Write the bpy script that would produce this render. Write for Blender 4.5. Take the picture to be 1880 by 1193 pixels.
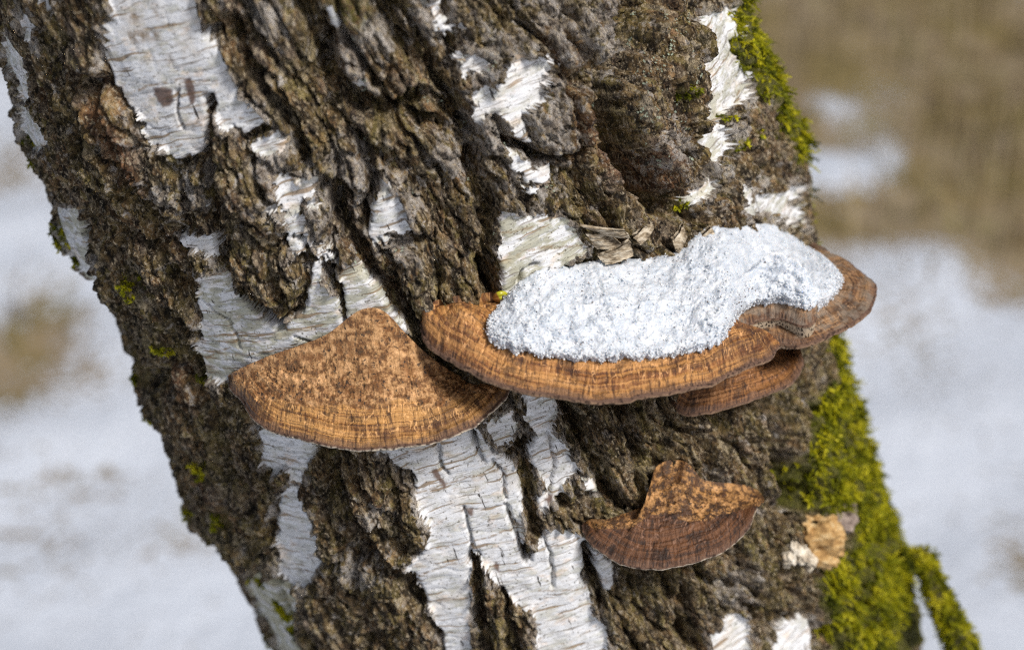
import bpy, math
import numpy as np
from mathutils import Vector
from mathutils.bvhtree import BVHTree

for o in list(bpy.data.objects):
    bpy.data.objects.remove(o, do_unlink=True)
scene = bpy.context.scene
COL = scene.collection
rng = np.random.default_rng(7)

# ------------------------------------------------------------------ camera
IW, IH = 1880.0, 1193.0                      # the photograph's pixels, for reading places off it
LENS = 65.0
PITCH = math.radians(28.0)
DIST = 0.82
ANCHOR_Z = 0.965
CAM = np.array([0.0, -DIST * math.cos(PITCH), ANCHOR_Z + DIST * math.sin(PITCH)])
FW = np.array([0.0, math.cos(PITCH), -math.sin(PITCH)])
RT = np.array([1.0, 0.0, 0.0])
UP = np.cross(RT, FW)
FPX = LENS / 36.0 * IW
cd = bpy.data.cameras.new('camera')
cam = bpy.data.objects.new('camera', cd)
COL.objects.link(cam)
cam.location = CAM
cam.rotation_euler = (math.pi / 2 - PITCH, 0, 0)
cd.lens = LENS
cd.sensor_width = 36
cd.clip_start = 0.01
cd.clip_end = 2000
cd.dof.use_dof = True
cd.dof.focus_distance = 0.672
cd.dof.aperture_fstop = 6.3
cd.dof.aperture_blades = 9
scene.camera = cam

# ------------------------------------------------------------------ sky and sun
SUN_EL, SUN_AZ = math.radians(48), math.radians(140)      # azimuth clockwise from +Y: behind the camera, to the right
w = bpy.data.worlds.new('World')
scene.world = w
w.use_nodes = True
wn = w.node_tree
bg = wn.nodes['Background']
sky = wn.nodes.new('ShaderNodeTexSky')
sky.sky_type = 'NISHITA'
sky.sun_disc = False
sky.sun_elevation = SUN_EL
sky.sun_rotation = SUN_AZ
sky.air_density = 1.0
sky.dust_density = 4.0
sky.ozone_density = 1.0
wn.links.new(sky.outputs['Color'], bg.inputs['Color'])
bg.inputs["Strength"].default_value = 0.052
sd = bpy.data.lights.new('sun', 'SUN')
sd.energy = 4.4
sd.angle = math.radians(13)
sd.color = (1.0, 0.965, 0.92)
sun = bpy.data.objects.new('sun', sd)
COL.objects.link(sun)
sdir = Vector((math.sin(SUN_AZ) * math.cos(SUN_EL), math.cos(SUN_AZ) * math.cos(SUN_EL), math.sin(SUN_EL)))
sun.rotation_euler = sdir.to_track_quat('Z', 'Y').to_euler()
scene.view_settings.view_transform = 'Standard'
scene.view_settings.look = 'None'
scene.view_settings.gamma = 1.0
scene.view_settings.use_curve_mapping = False
scene.view_settings.exposure = -0.12
scene.render.engine = 'CYCLES'
scene.cycles.use_denoising = False
scene.cycles.filter_width = 1.25
scene.cycles.max_bounces = 6
scene.cycles.diffuse_bounces = 3
scene.cycles.glossy_bounces = 2
scene.cycles.transmission_bounces = 3

# ------------------------------------------------------------------ noise
_pr = np.random.default_rng(11)
PERM = np.concatenate([_pr.permutation(256)] * 3)
GA = _pr.uniform(0, 2 * np.pi, 256)
GX, GY = np.cos(GA), np.sin(GA)
JX, JY, JR = _pr.uniform(0, 1, 256), _pr.uniform(0, 1, 256), _pr.uniform(0, 1, 256)

def hsh(i, j, seed=0):
    return PERM[PERM[(i + seed * 37) & 255] + (j + seed * 101 & 255)]

def pn(x, y, seed=0):
    xi = np.floor(x).astype(np.int64); yi = np.floor(y).astype(np.int64)
    fx = x - xi; fy = y - yi
    u = fx * fx * fx * (fx * (fx * 6 - 15) + 10); v = fy * fy * fy * (fy * (fy * 6 - 15) + 10)
    def g(a, b):
        k = hsh(xi + a, yi + b, seed)
        return GX[k] * (fx - a) + GY[k] * (fy - b)
    n0 = g(0, 0) * (1 - u) + g(1, 0) * u
    n1 = g(0, 1) * (1 - u) + g(1, 1) * u
    return (n0 * (1 - v) + n1 * v) * 1.5

def fbm(x, y, octv=4, seed=0, gain=0.5):
    r = 0; a = 1; t = 0
    for k in range(octv):
        r = r + a * pn(x, y, seed + k); t += a
        x = x * 2.03 + 17.3; y = y * 2.03 - 9.1; a *= gain
    return r / t

def ridged(x, y, octv=4, seed=0, gain=0.5):
    r = 0; a = 1; t = 0
    for k in range(octv):
        r = r + a * (1 - np.abs(pn(x, y, seed + k)) * 2); t += a
        x = x * 2.07 + 5.3; y = y * 2.07 - 3.1; a *= gain
    return r / t

def worley(x, y, seed=0, jit=0.95):
    xi = np.floor(x).astype(np.int64); yi = np.floor(y).astype(np.int64)
    f1 = np.full(x.shape, 9.0); f2 = np.full(x.shape, 9.0); ci = np.zeros(x.shape, np.int64); cj = np.zeros(x.shape, np.int64)
    for a in (-1, 0, 1):
        for b in (-1, 0, 1):
            i = xi + a; j = yi + b
            k = hsh(i, j, seed)
            d = np.hypot(i + 0.5 + (JX[k] - 0.5) * jit - x, j + 0.5 + (JY[k] - 0.5) * jit - y)
            m = d < f1
            f2 = np.where(m, f1, np.minimum(f2, d))
            ci = np.where(m, i, ci); cj = np.where(m, j, cj)
            f1 = np.where(m, d, f1)
    return f1, f2, ci, cj

def sstep(e0, e1, x):
    t = np.clip((x - e0) / (e1 - e0), 0, 1)
    return t * t * (3 - 2 * t)

def poly_sdf(poly, x, y, pad):
    """signed distance to a closed polygon (negative inside), exact within pad of its box"""
    P = np.asarray(poly, float)
    out = np.full(x.shape, pad)
    lo = P.min(0) - pad; hi = P.max(0) + pad
    m = (x > lo[0]) & (x < hi[0]) & (y > lo[1]) & (y < hi[1])
    if not m.any():
        return out
    xx = x[m]; yy = y[m]
    d2 = np.full(xx.shape, 1e9); ins = np.zeros(xx.shape, bool)
    Q = np.roll(P, -1, 0)
    for (ax, ay), (bx, by) in zip(P, Q):
        ex, ey = bx - ax, by - ay
        t = np.clip(((xx - ax) * ex + (yy - ay) * ey) / (ex * ex + ey * ey + 1e-18), 0, 1)
        d2 = np.minimum(d2, (ax + t * ex - xx) ** 2 + (ay + t * ey - yy) ** 2)
        c = (ay > yy) != (by > yy)
        if abs(ey) > 1e-12:
            ins ^= c & (xx < ax + (yy - ay) * ex / ey)
    out[m] = np.sqrt(d2) * np.where(ins, -1, 1)
    return out

def line_dist(pts, x, y, pad):
    P = np.asarray(pts, float)
    out = np.full(x.shape, pad); tt = np.zeros(x.shape)
    lo = P.min(0) - pad; hi = P.max(0) + pad
    m = (x > lo[0]) & (x < hi[0]) & (y > lo[1]) & (y < hi[1])
    if not m.any():
        return out
    xx = x[m]; yy = y[m]; d2 = np.full(xx.shape, 1e9)
    for (ax, ay), (bx, by) in zip(P[:-1], P[1:]):
        ex, ey = bx - ax, by - ay
        t = np.clip(((xx - ax) * ex + (yy - ay) * ey) / (ex * ex + ey * ey + 1e-18), 0, 1)
        d2 = np.minimum(d2, (ax + t * ex - xx) ** 2 + (ay + t * ey - yy) ** 2)
    out[m] = np.sqrt(d2)
    return out

# ------------------------------------------------------------------ objects and meshes
def make_mesh(name, V, F, attrs=None, smooth=True):
    """V (n,3), F (m,3|4) index array; attrs name -> (n,) floats or (n,3) vectors"""
    V = np.asarray(V, np.float32); F = np.asarray(F, np.int32)
    me = bpy.data.meshes.new(name)
    k = F.shape[1]
    me.vertices.add(len(V)); me.vertices.foreach_set('co', V.ravel())
    me.loops.add(F.size); me.loops.foreach_set('vertex_index', F.ravel())
    me.polygons.add(len(F)); me.polygons.foreach_set('loop_start', np.arange(0, F.size, k, dtype=np.int32))
    me.polygons.foreach_set('loop_total', np.full(len(F), k, np.int32))
    if smooth:
        me.polygons.foreach_set('use_smooth', np.ones(len(F), bool))
    for an, av in (attrs or {}).items():
        av = np.asarray(av, np.float32)
        if av.ndim == 1:
            a = me.attributes.new(an, 'FLOAT', 'POINT'); a.data.foreach_set('value', av)
        else:
            a = me.attributes.new(an, 'FLOAT_VECTOR', 'POINT'); a.data.foreach_set('vector', av.ravel())
    me.update(calc_edges=True)
    me.validate()
    return me

def obj(name, me, mat=None, parent=None, label=None, cat=None, group=None, kind=None):
    o = bpy.data.objects.new(name, me)
    COL.objects.link(o)
    if mat is not None:
        me.materials.append(mat)
    if parent is not None:
        o.parent = parent
        o.matrix_parent_inverse = parent.matrix_world.inverted()
    tag(o, label, cat, group, kind)
    return o

def tag(o, label=None, cat=None, group=None, kind=None):
    for k, v in (('label', label), ('category', cat), ('group', group), ('kind', kind)):
        if v:
            o[k] = v

def empty(name, loc, label, cat, group=None):
    o = bpy.data.objects.new(name, None)
    o.empty_display_size = 0.02
    COL.objects.link(o)
    o.location = [float(c) for c in loc]
    o.matrix_basis = o.matrix_basis
    bpy.context.view_layer.update()
    tag(o, label, cat, group)
    return o

def grid_faces(nu, nv, off=0):
    i = np.arange(nu - 1)[:, None] * nv + np.arange(nv - 1)[None, :]
    return (np.stack([i, i + nv, i + nv + 1, i + 1], -1).reshape(-1, 4) + off)

def catmull(P, n):
    """n points evenly spaced along a Catmull-Rom curve through P"""
    P = np.asarray(P, float)
    Q = np.vstack([2 * P[0] - P[1], P, 2 * P[-1] - P[-2]])
    out = []
    for k in range(1, len(Q) - 2):
        t = np.linspace(0, 1, 24, endpoint=False)[:, None]
        p0, p1, p2, p3 = Q[k - 1], Q[k], Q[k + 1], Q[k + 2]
        out.append(0.5 * (2 * p1 + (p2 - p0) * t + (2 * p0 - 5 * p1 + 4 * p2 - p3) * t * t + (3 * p1 - p0 - 3 * p2 + p3) * t ** 3))
    out.append(P[-1:])
    C = np.vstack(out)
    L = np.r_[0, np.cumsum(np.linalg.norm(np.diff(C[:, :2], axis=0), axis=1))]
    s = np.linspace(0, L[-1], n)
    return np.stack([np.interp(s, L, C[:, c]) for c in range(C.shape[1])], -1)

# ------------------------------------------------------------------ node helper
class Mat:
    def __init__(s, name):
        s.m = bpy.data.materials.new(name); s.m.use_nodes = True
        s.t = s.m.node_tree
        s.b = s.t.nodes['Principled BSDF']
    def put(s, sock, v):
        if isinstance(v, bpy.types.NodeSocket):
            s.t.links.new(v, sock)
        elif v is not None:
            if isinstance(v, tuple) and len(v) == 3 and sock.type == 'RGBA':
                v = (*v, 1)
            sock.default_value = v
    def n(s, typ, out=0, ins=None, **props):
        nd = s.t.nodes.new(typ)
        for k, v in props.items():
            setattr(nd, k, v)
        for k, v in (ins or {}).items():
            s.put(nd.inputs[k], v)
        return nd.outputs[out]
    def attr(s, name, vec=False):
        return s.n('ShaderNodeAttribute', 'Vector' if vec else 'Fac', attribute_name=name)
    def mul(s, v, sc):
        return s.n('ShaderNodeVectorMath', 0, {0: v, 1: sc}, operation='MULTIPLY')
    def add(s, v, w):
        return s.n('ShaderNodeVectorMath', 0, {0: v, 1: w}, operation='ADD')
    def math(s, op, a, b=0.0, clamp=False):
        return s.n('ShaderNodeMath', 0, {0: a, 1: b}, operation=op, use_clamp=clamp)
    def noise(s, v, scale=1.0, detail=4.0, rough=0.55, dist=0.0, out='Fac'):
        return s.n('ShaderNodeTexNoise', out, {'Vector': v, 'Scale': scale, 'Detail': detail, 'Roughness': rough, 'Distortion': dist})
    def vor(s, v, scale=1.0, feature='F1', out='Distance', rnd=1.0):
        return s.n('ShaderNodeTexVoronoi', out, {'Vector': v, 'Scale': scale, 'Randomness': rnd}, feature=feature)
    def step(s, x, a, b):
        return s.n('ShaderNodeMapRange', 0, {0: x, 1: a, 2: b, 3: 0.0, 4: 1.0}, interpolation_type='SMOOTHSTEP')
    def rng(s, x, a, b, c, d):
        return s.n('ShaderNodeMapRange', 0, {0: x, 1: a, 2: b, 3: c, 4: d})
    def mix(s, f, a, b, blend='MIX'):
        nd = s.t.nodes.new('ShaderNodeMix'); nd.data_type = 'RGBA'; nd.blend_type = blend
        s.put(nd.inputs[0], f); s.put(nd.inputs[6], a); s.put(nd.inputs[7], b)
        return nd.outputs[2]
    def ramp(s, x, stops, interp='LINEAR'):
        nd = s.t.nodes.new('ShaderNodeValToRGB'); cr = nd.color_ramp; cr.interpolation = interp
        while len(cr.elements) < len(stops):
            cr.elements.new(0.5)
        for e, (p, c) in zip(cr.elements, stops):
            e.position = p; e.color = (*c, 1)
        s.put(nd.inputs[0], x)
        return nd.outputs[0]
    def bump(s, h, strength=1.0, dist=0.001, nrm=None):
        return s.n('ShaderNodeBump', 0, {'Height': h, 'Strength': strength, 'Distance': dist, 'Normal': nrm})
    def bsdf(s, **kw):
        for k, v in kw.items():
            s.put(s.b.inputs[k.replace('_', ' ')], v)
        return s.m

# ------------------------------------------------------------------ the trunk's base form and reading places off the photograph
AX0 = np.array([-0.0118, 0.0, ANCHOR_Z])
AXD = np.array([-math.tan(math.radians(18.0)), -math.tan(math.radians(1.03)), 1.0]); AXD /= np.linalg.norm(AXD)
R0 = 0.1407
EF = CAM - AX0; EF -= AXD * (EF @ AXD); EF /= np.linalg.norm(EF)        # trunk front: towards the photographer
ER = np.cross(AXD, EF); ER = ER if ER[0] > 0 else -ER                   # trunk right

def ray(px, py):
    d = FW + RT * ((px - IW / 2) / FPX) - UP * ((py - IH / 2) / FPX)
    return d / np.linalg.norm(d)

def trunk_hit(px, py, grow=0.0):
    """point on the base cylinder under a pixel, with its (arc, axial) place; the nearest flank if the ray misses"""
    d = ray(px, py)
    o = CAM - AX0
    op = o - AXD * (o @ AXD); dp = d - AXD * (d @ AXD)
    R = R0 + grow
    a = dp @ dp; b = 2 * op @ dp; c = op @ op - R * R
    disc = b * b - 4 * a * c
    miss = disc < 0
    t = (-b - math.sqrt(max(disc, 0))) / (2 * a)
    P = CAM + d * t
    q = P - AX0
    th = math.atan2(q @ ER, q @ EF)
    return P, th * R0, q @ AXD, miss

def surf(arc, s, h=0.0):
    th = arc / R0
    return AX0 + AXD * np.asarray(s)[..., None] + (np.cos(th)[..., None] * EF + np.sin(th)[..., None] * ER) * (R0 + np.asarray(h))[..., None]

def px2as(pts):
    return np.array([trunk_hit(x, y)[1:3] for x, y in pts])

# white papery patches: outline read off the photograph, how solid (1) or worn through (0), greenish tint
WHITE = [
 ([(215,-60),(208,0),(205,30),(195,75),(188,105),(205,140),(222,175),(240,200),(262,215),(270,255),(283,270),(300,268),(320,290),(345,297),(375,275),(380,240),(381,182),(388,175),(400,205),(415,237),(430,230),(450,245),(470,240),(492,228),(480,205),(455,185),(430,155),(418,130),(412,100),(385,70),(362,45),(357,0),(355,-60)],1.0,0),
 ([(460,258),(485,246),(505,238),(532,258),(528,275),(490,284)],1.0,0.1),
 ([(-30,20),(2,60),(22,75),(40,140),(62,200),(96,262),(70,275),(45,240),(20,150),(-10,110)],1.0,0.3),
 ([(30,0),(48,30),(66,78),(52,70),(38,40)],0.9,0.2),
 ([(112,372),(150,375),(163,420),(190,465),(212,520),(225,560),(190,530),(150,480),(112,410)],1.0,0.6),
 ([(510,330),(545,322),(585,318),(592,345),(588,370),(560,378),(555,402),(575,425),(595,455),(605,480),(580,478),(560,462),(540,462),(525,455),(528,425),(515,405),(505,372)],0.45,0.1),
 ([(325,440),(345,432),(375,431),(400,436),(412,468),(395,468),(365,458),(335,458)],0.95,0.1),
 ([(365,508),(395,500),(420,500),(432,540),(460,560),(490,585),(520,600),(548,575),(558,545),(565,515),(565,490),(560,475),(590,480),(592,515),(605,538),(622,548),(630,585),(627,545),(625,505),(640,482),(670,478),(695,510),(715,545),(745,572),(750,600),(735,640),(700,680),(600,700),(500,700),(455,685),(430,690),(400,702),(372,690),(357,668),(357,640),(368,605),(360,550)],1.0,0.55),
 ([(678,330),(695,315),(715,318),(722,345),(738,365),(735,395),(752,415),(745,430),(720,440),(700,455),(680,440),(670,385)],0.25,0.1),
 ([(860,170),(890,150),(915,130),(930,100),(960,92),(1000,85),(1022,118),(1024,140),(1000,128),(985,160),(990,180),(965,205),(955,220),(975,250),(985,272),(955,268),(930,245),(912,215),(890,220),(870,240),(862,205)],0.35,0.0),
 ([(836,100),(862,98),(886,108),(880,130),(862,138),(845,150)],0.4,0.0),
 ([(780,0),(800,-10),(818,25),(840,60),(820,62),(800,40)],0.35,0),
 ([(935,285),(960,300),(1010,300),(1020,330),(990,360),(950,350),(945,320)],0.25,0.1),
 ([(625,150),(645,143),(668,152),(677,175),(668,192),(645,196),(630,182)],1.0,0.0),
 ([(585,20),(605,15),(622,35),(615,55),(592,50)],0.8,0.0),
 ([(914,395),(930,388),(960,400),(1000,392),(1035,402),(1060,425),(1078,460),(1050,478),(1020,520),(950,540),(915,545),(912,500),(918,450)],1.0,0.6),
 ([(1283,45),(1300,25),(1335,10),(1343,60),(1338,85),(1352,130),(1362,185),(1345,200),(1325,205),(1318,222),(1335,260),(1330,285),(1305,300),(1290,275),(1282,235),(1278,170),(1270,140),(1276,100)],0.72,0.4),
 ([(1260,380),(1275,345),(1300,325),(1315,335),(1300,355),(1275,375),(1255,410),(1245,405)],0.85,0.3),
 ([(1350,400),(1355,345),(1375,340),(1378,360),(1410,350),(1432,345),(1445,360),(1425,375),(1445,400),(1455,430),(1430,415),(1405,400),(1380,395)],0.6,0.4),
 ([(1418,250),(1435,245),(1440,262),(1428,272)],0.7,0.1),
 ([(468,792),(500,780),(560,800),(592,822),(570,845),(558,870),(553,900),(570,930),(578,965),(588,1000),(592,1040),(580,1048),(565,1075),(535,1070),(520,1040),(515,990),(508,950),(510,920),(535,885),(530,862),(505,868),(480,855)],0.95,0.05),
 ([(462,1052),(480,1045),(500,1060),(530,1062),(548,1100),(556,1150),(562,1240),(525,1240),(510,1160),(480,1110)],0.9,0.9),
 ([(690,828),(750,780),(870,770),(882,800),(905,830),(940,850),(962,880),(970,912),(950,950),(965,985),(962,1010),(975,1030),(990,970),(1035,968),(1070,985),(1095,1010),(1125,1035),(1130,1060),(1118,1085),(1106,1078),(1090,1060),(1072,1025),(1068,1060),(1082,1095),(1085,1120),(1110,1150),(1120,1240),(985,1240),(985,1150),(978,1110),(960,1118),(935,1088),(905,1060),(885,1030),(868,1050),(863,1100),(862,1150),(860,1240),(820,1240),(805,1150),(775,1100),(755,1072),(750,1040),(785,1005),(792,960),(765,915),(755,872),(720,850)],1.0,0.0),
 ([(955,715),(1020,715),(1022,750),(1015,790),(1045,820),(1062,862),(1040,880),(1030,905),(1005,918),(985,938),(982,912),(1000,885),(985,865),(970,830),(985,800),(965,770)],0.85,0.05),
 ([(885,775),(940,755),(948,790),(945,812),(915,822),(895,805)],0.6,0.2),
 ([(1062,872),(1085,880),(1115,905),(1078,908)],0.9,0.3),
 ([(1303,1240),(1303,1165),(1320,1140),(1352,1120),(1372,1145),(1368,1240)],0.95,0),
 ([(1398,1240),(1405,1180),(1440,1140),(1482,1130),(1488,1160),(1480,1240)],0.8,0),
 ([(590,480),(600,500),(606,470)],0.5,0.2),
 ([(375,310),(392,330),(398,385),(382,380),(372,350)],0.5,0.1),
]
# deep furrows between the dark plates: line, half width and depth in mm
FURROW = [
 ([(1180,-40),(1165,10),(1150,70),(1118,140),(1112,190),(1135,250),(1175,315),(1235,385)],6.6,19),
 ([(1279,90),(1283,180),(1290,270),(1275,330),(1245,390)],2.5,8),
 ([(560,10),(590,70),(600,130),(650,190),(720,205),(800,235),(860,255)],4.0,8),
 ([(720,205),(790,180),(850,230),(880,330),(900,400),(895,470),(905,545)],3.6,9),
 ([(905,215),(935,260),(985,285),(1040,288),(1085,265)],1.6,7),
 ([(490,234),(462,250)],1.4,5),
 ([(385,285),(400,380),(410,460),(440,530),(505,592)],3.2,9),
 ([(505,592),(545,570),(562,520),(555,470)],1.6,5),
 ([(596,340),(640,430),(690,500),(745,575),(790,640)],3.2,8),
 ([(610,500),(625,540),(632,600)],1.4,4),
 ([(590,830),(612,880),(650,960),(700,1030),(745,1060),(765,1110)],3.2,8),
 ([(300,560),(330,620),(365,700),(400,780),(420,850)],4.0,8),
 ([(165,150),(205,240),(250,330),(290,420),(310,500)],3.2,7),
 ([(860,240),(890,330),(900,400)],2.5,6),
 ([(1070,100),(1110,170)],2.5,6),
 ([(1225,770),(1215,870)],3.0,7),
 ([(960,820),(968,880),(972,940),(985,980)],2.6,6),
 ([(1075,1000),(1090,1060),(1100,1110)],2.0,6),
 ([(872,1030),(880,1100),(890,1193)],2.6,6),
 ([(450,880),(470,960),(520,1090),(560,1190)],2.5,6),
 ([(700,0),(740,70),(790,140),(850,200)],3.0,7),
 ([(1020,0),(1030,60),(1085,130)],2.2,5),
 ([(1240,380),(1290,400),(1340,330),(1340,250)],2.4,6),
 ([(1215,1050),(1240,1110),(1270,1193)],2.6,6),
 ([(1330,1040),(1360,1100),(1400,1140)],2.4,6),
 ([(620,840),(640,900),(700,1010),(750,1060)],2.2,5),
 ([(700,960),(740,1010)],2.5,6),
 ([(1050,760),(1090,830),(1120,900)],2.8,6),
 ([(1140,750),(1160,820),(1170,900)],2.6,6),
 ([(1300,760),(1290,850)],2.4,5),
 ([(660,260),(690,330),(660,420)],2.4,6),
 ([(430,60),(470,140),(540,230),(560,290)],2.5,6),
 ([(380,178),(392,230),(392,260),(390,320)],1.7,4),
 ([(323,165),(328,200),(333,232)],0.55,3.2),([(348,290),(352,320),(372,350)],1.2,4),
 ([(862,770),(872,812),(888,850)],1.1,4),([(798,812),(806,845),(818,872)],0.8,3.5),([(850,935),(862,985),(866,1045)],0.7,3.2),
 ([(1000,985),(1012,1030),(1015,1070)],0.6,3),([(930,930),(950,985),(968,1030)],0.9,3.6),([(950,520),(962,498),(985,486)],0.7,3.4),
 ([(905,850),(925,880),(930,915)],0.6,3),([(540,885),(556,905),(560,935)],0.8,3.4),([(565,520),(572,470),(552,430)],1.0,4),([(1008,795),(1018,850),(1008,905)],0.6,3),
 ([(700,640),(640,650),(540,622)],0.5,2.6),([(380,560),(420,590),(440,640)],0.5,2.6),
]
# plates that stand proud: outline, mm
PROUD = [
 ([(400,300),(500,300),(590,480),(570,520),(545,575),(510,590),(440,500),(410,400)],3.5),
 ([(1170,-20),(1270,-20),(1285,150),(1285,280),(1250,350),(1180,280),(1130,180)],6),
 ([(900,60),(1080,40),(1110,150),(1085,260),(1000,285),(930,250),(890,160)],4.5),
 ([(690,300),(760,330),(790,400),(740,450),(690,440)],3),
 ([(590,840),(690,830),(780,920),(790,1000),(740,1050),(660,980)],3),
 ([(90,60),(190,110),(280,330),(230,420),(160,300)],3.5),
 ([(1060,740),(1390,740),(1395,860),(1440,950),(1460,1100),(1300,1050),(1130,1000),(1100,880)],2.5),
]
# how far the flanks swell beyond the plain cylinder, in photograph pixels by height in the frame
LEFT_SW = [(-100,-25),(60,-26),(120,-12),(185,-9),(235,8),(335,8),(390,26),(430,28),(490,20),(530,-4),(568,-12),(660,0),(735,26),(768,8),(806,20),(876,26),(930,33),(952,36),(962,8),(973,0),(988,14),(1030,10),(1084,6),(1193,11),(1300,5)]
RIGHT_SW = [(-100,-5),(0,2),(80,2),(177,26),(262,28),(305,36),(405,26),(500,20),(620,10),(700,2),(900,2),(1017,4),(1084,4),(1193,2),(1300,0)]

# axial place of each flank as a function of pixel row
def flank_rows(side):
    ss = np.linspace(-0.30, 0.30, 200); ys = []; ths = []
    for s in ss:
        c = AX0 + AXD * s
        e = CAM - c; D = np.linalg.norm(e - AXD * (e @ AXD)); th = side * math.acos(R0 / D)
        P = c + R0 * (math.cos(th) * EF + math.sin(th) * ER)
        v = P - CAM; ys.append(IH / 2 - FPX * (v @ UP) / (v @ FW)); ths.append(th)
    return ss, np.array(ys), np.mean(ths)

# grid: dense where the photograph looks (and a good way round), coarse elsewhere
th_d = np.linspace(math.radians(-112), math.radians(112), 860)
th_b = np.linspace(math.radians(112), math.radians(248), 60)[1:]
TH = np.r_[th_d, th_b]
s_dense = np.linspace(-0.185, 0.195, 620)
SS = np.r_[np.linspace(-1.10, -0.40, 30), np.linspace(-0.40, -0.188, 70)[1:], s_dense, np.linspace(0.198, 0.40, 60), np.linspace(0.40, 1.5, 40)[1:]]
A2, S2 = np.meshgrid(TH * R0, SS, indexing='ij')
mm = 0.001

def build_height(a, s):
    wa = a + 2.2 * mm * fbm(a / (8 * mm), s / (8 * mm), 4, 1, 0.6)
    ws = s + 2.2 * mm * fbm(a / (8 * mm), s / (8 * mm), 4, 5, 0.6)
    worn = fbm(a / (5.5 * mm), s / (8 * mm), 4, 21, 0.6)
    fineworn = fbm(a / (1.6 * mm), s / (2.0 * mm), 3, 25, 0.6)
    fur = np.zeros(a.shape)
    for pts, hwid, dep in FURROW:
        d = line_dist(px2as(pts), wa + 0.6 * mm * fineworn, ws, 25 * mm)
        wv = hwid * mm * (1 + 0.5 * fbm(s / (8 * mm), a / (8 * mm), 2, 91))
        g = np.exp(-(d / wv) ** 3) * dep * 1.55 * mm
        fur = np.maximum(fur, g)
    dh = line_dist(px2as([(1432,640),(1422,720),(1424,790),(1438,850),(1456,900)]), wa, ws, 30 * mm)
    fur = np.maximum(fur, np.exp(-(dh / (7.0 * mm * (1 + 0.4 * fbm(s / 0.012, a / 0.012, 2, 93)))) ** 4) * 55 * mm)
    # white patches
    mw = np.full(a.shape, -20 * mm); wid = np.full(a.shape, -1); grn = np.zeros(a.shape)
    for k, (poly, solid, g) in enumerate(WHITE):
        sd_ = poly_sdf(px2as(poly), wa, ws, 14 * mm)
        m = -sd_ + (1 - solid) * (worn * 11 + fineworn * 3.5 - 1.5) * mm + fineworn * 1.3 * mm + worn * 0.9 * mm - np.maximum(fur - 2.2 * mm, 0) * 0.9
        m = np.where(sd_ > 4 * mm, -20 * mm, m)
        b = m > mw
        mw = np.where(b, m, mw); wid = np.where(b, k, wid); grn = np.where(b, g, grn)
    # scattered white remnants out of the traced area
    edge = np.abs(a) / R0 > 1.25
    out = sstep(0.20, 0.24, np.abs(s)) + sstep(1.30, 1.5, np.abs(a) / R0)
    wn_ = (fbm(a / (30 * mm), s / (55 * mm), 4, 31) - 0.10) * 40 * mm
    mw = np.where(out > 0.5, np.maximum(mw, wn_), mw)
    white = sstep(-0.9 * mm, 0.9 * mm, mw)
    # dark plates
    lean = 0.10
    pa = wa + 5 * mm * fbm(a / (28 * mm), s / (28 * mm), 3, 41) + lean * s
    ps = ws + 9 * mm * fbm(a / (30 * mm), s / (30 * mm), 3, 45)
    f1, f2, ci, cj = worley(pa / (18 * mm), ps / (66 * mm), 3)
    e = f2 - f1
    pk = hsh(ci, cj, 9)
    hd = 7.5 * mm * (sstep(0.0, 0.24, e) - 0.8) + (JR[pk] - 0.5) * 3.0 * mm
    g1, g2, gi, gj = worley((pa + 1.5 * mm * fbm(a / (5 * mm), s / (7 * mm), 2, 51)) / (5.2 * mm), ps / (19 * mm), 13)
    hd += 3.4 * mm * (sstep(0.0, 0.30, g2 - g1) - 0.65) + (JR[hsh(gi, gj, 4)] - 0.5) * 1.5 * mm
    k1, k2, ki, kj = worley((pa + 0.8 * mm * fineworn) / (1.9 * mm), (ps + 1.2 * mm * worn) / (5.0 * mm), 17)
    hd += 1.1 * mm * (sstep(0.0, 0.4, k2 - k1) - 0.5) + (JR[hsh(ki, kj, 5)] - 0.5) * 0.9 * mm
    hd += 2.2 * mm * (ridged(pa / (6 * mm), ps / (30 * mm), 4, 61, 0.6) - 0.45)
    hd += 1.0 * mm * fbm(a / (2.2 * mm), s / (5.0 * mm), 4, 71, 0.65)
    # white surface: smooth with shallow horizontal ribs
    hw = -0.9 * mm + 0.7 * mm * fbm(a / (12 * mm), s / (10 * mm), 3, 81) + 0.22 * mm * fbm(a / (9 * mm), s / (2.0 * mm), 3, 85) \
        + 0.10 * mm * fineworn
    rib = np.abs(pn(a / (30 * mm), (s + 2.5 * mm * fbm(a / (16 * mm), s / (16 * mm), 2, 87)) / (5.2 * mm), 89))
    hw -= 0.55 * mm * np.exp(-(rib / 0.05) ** 2)
    h = hd * (1 - white) + hw * white
    for poly, up in PROUD:
        sd_ = poly_sdf(px2as(poly), wa, ws, 14 * mm)
        h = h + up * mm * sstep(3 * mm, -4 * mm, sd_) * (1 - 0.6 * white)
    h = h - fur * (1 - 0.3 * white)
    # long swells, flanks
    h = h + 3.0 * mm * fbm(a / (70 * mm), s / (110 * mm), 2, 95)
    for side, tab in ((-1, LEFT_SW), (1, RIGHT_SW)):
        ss, ys, th = flank_rows(side)
        row = np.interp(s, ss, ys)
        dp = np.interp(row, [t[0] for t in tab], [t[1] for t in tab]) * 0.236 * mm
        h = h + dp * np.exp(-((a / R0 - th) / 0.30) ** 2)
    seam = sstep(0.0, 0.35, np.abs(a / R0 - math.pi))      # calm where the grid closes, at the back
    flare = 0.05 * np.exp(-(s + 1.05) / 0.25)
    return h * seam + flare, white, wid, grn, ci, cj, mw, JR[hsh(ki, kj, 21)], JR[hsh(gi, gj, 22)]

Hh, WHT, WID, GRN, CI, CJ, MW, FLK, FLG = build_height(A2, S2)
nT, nS = A2.shape

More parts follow.
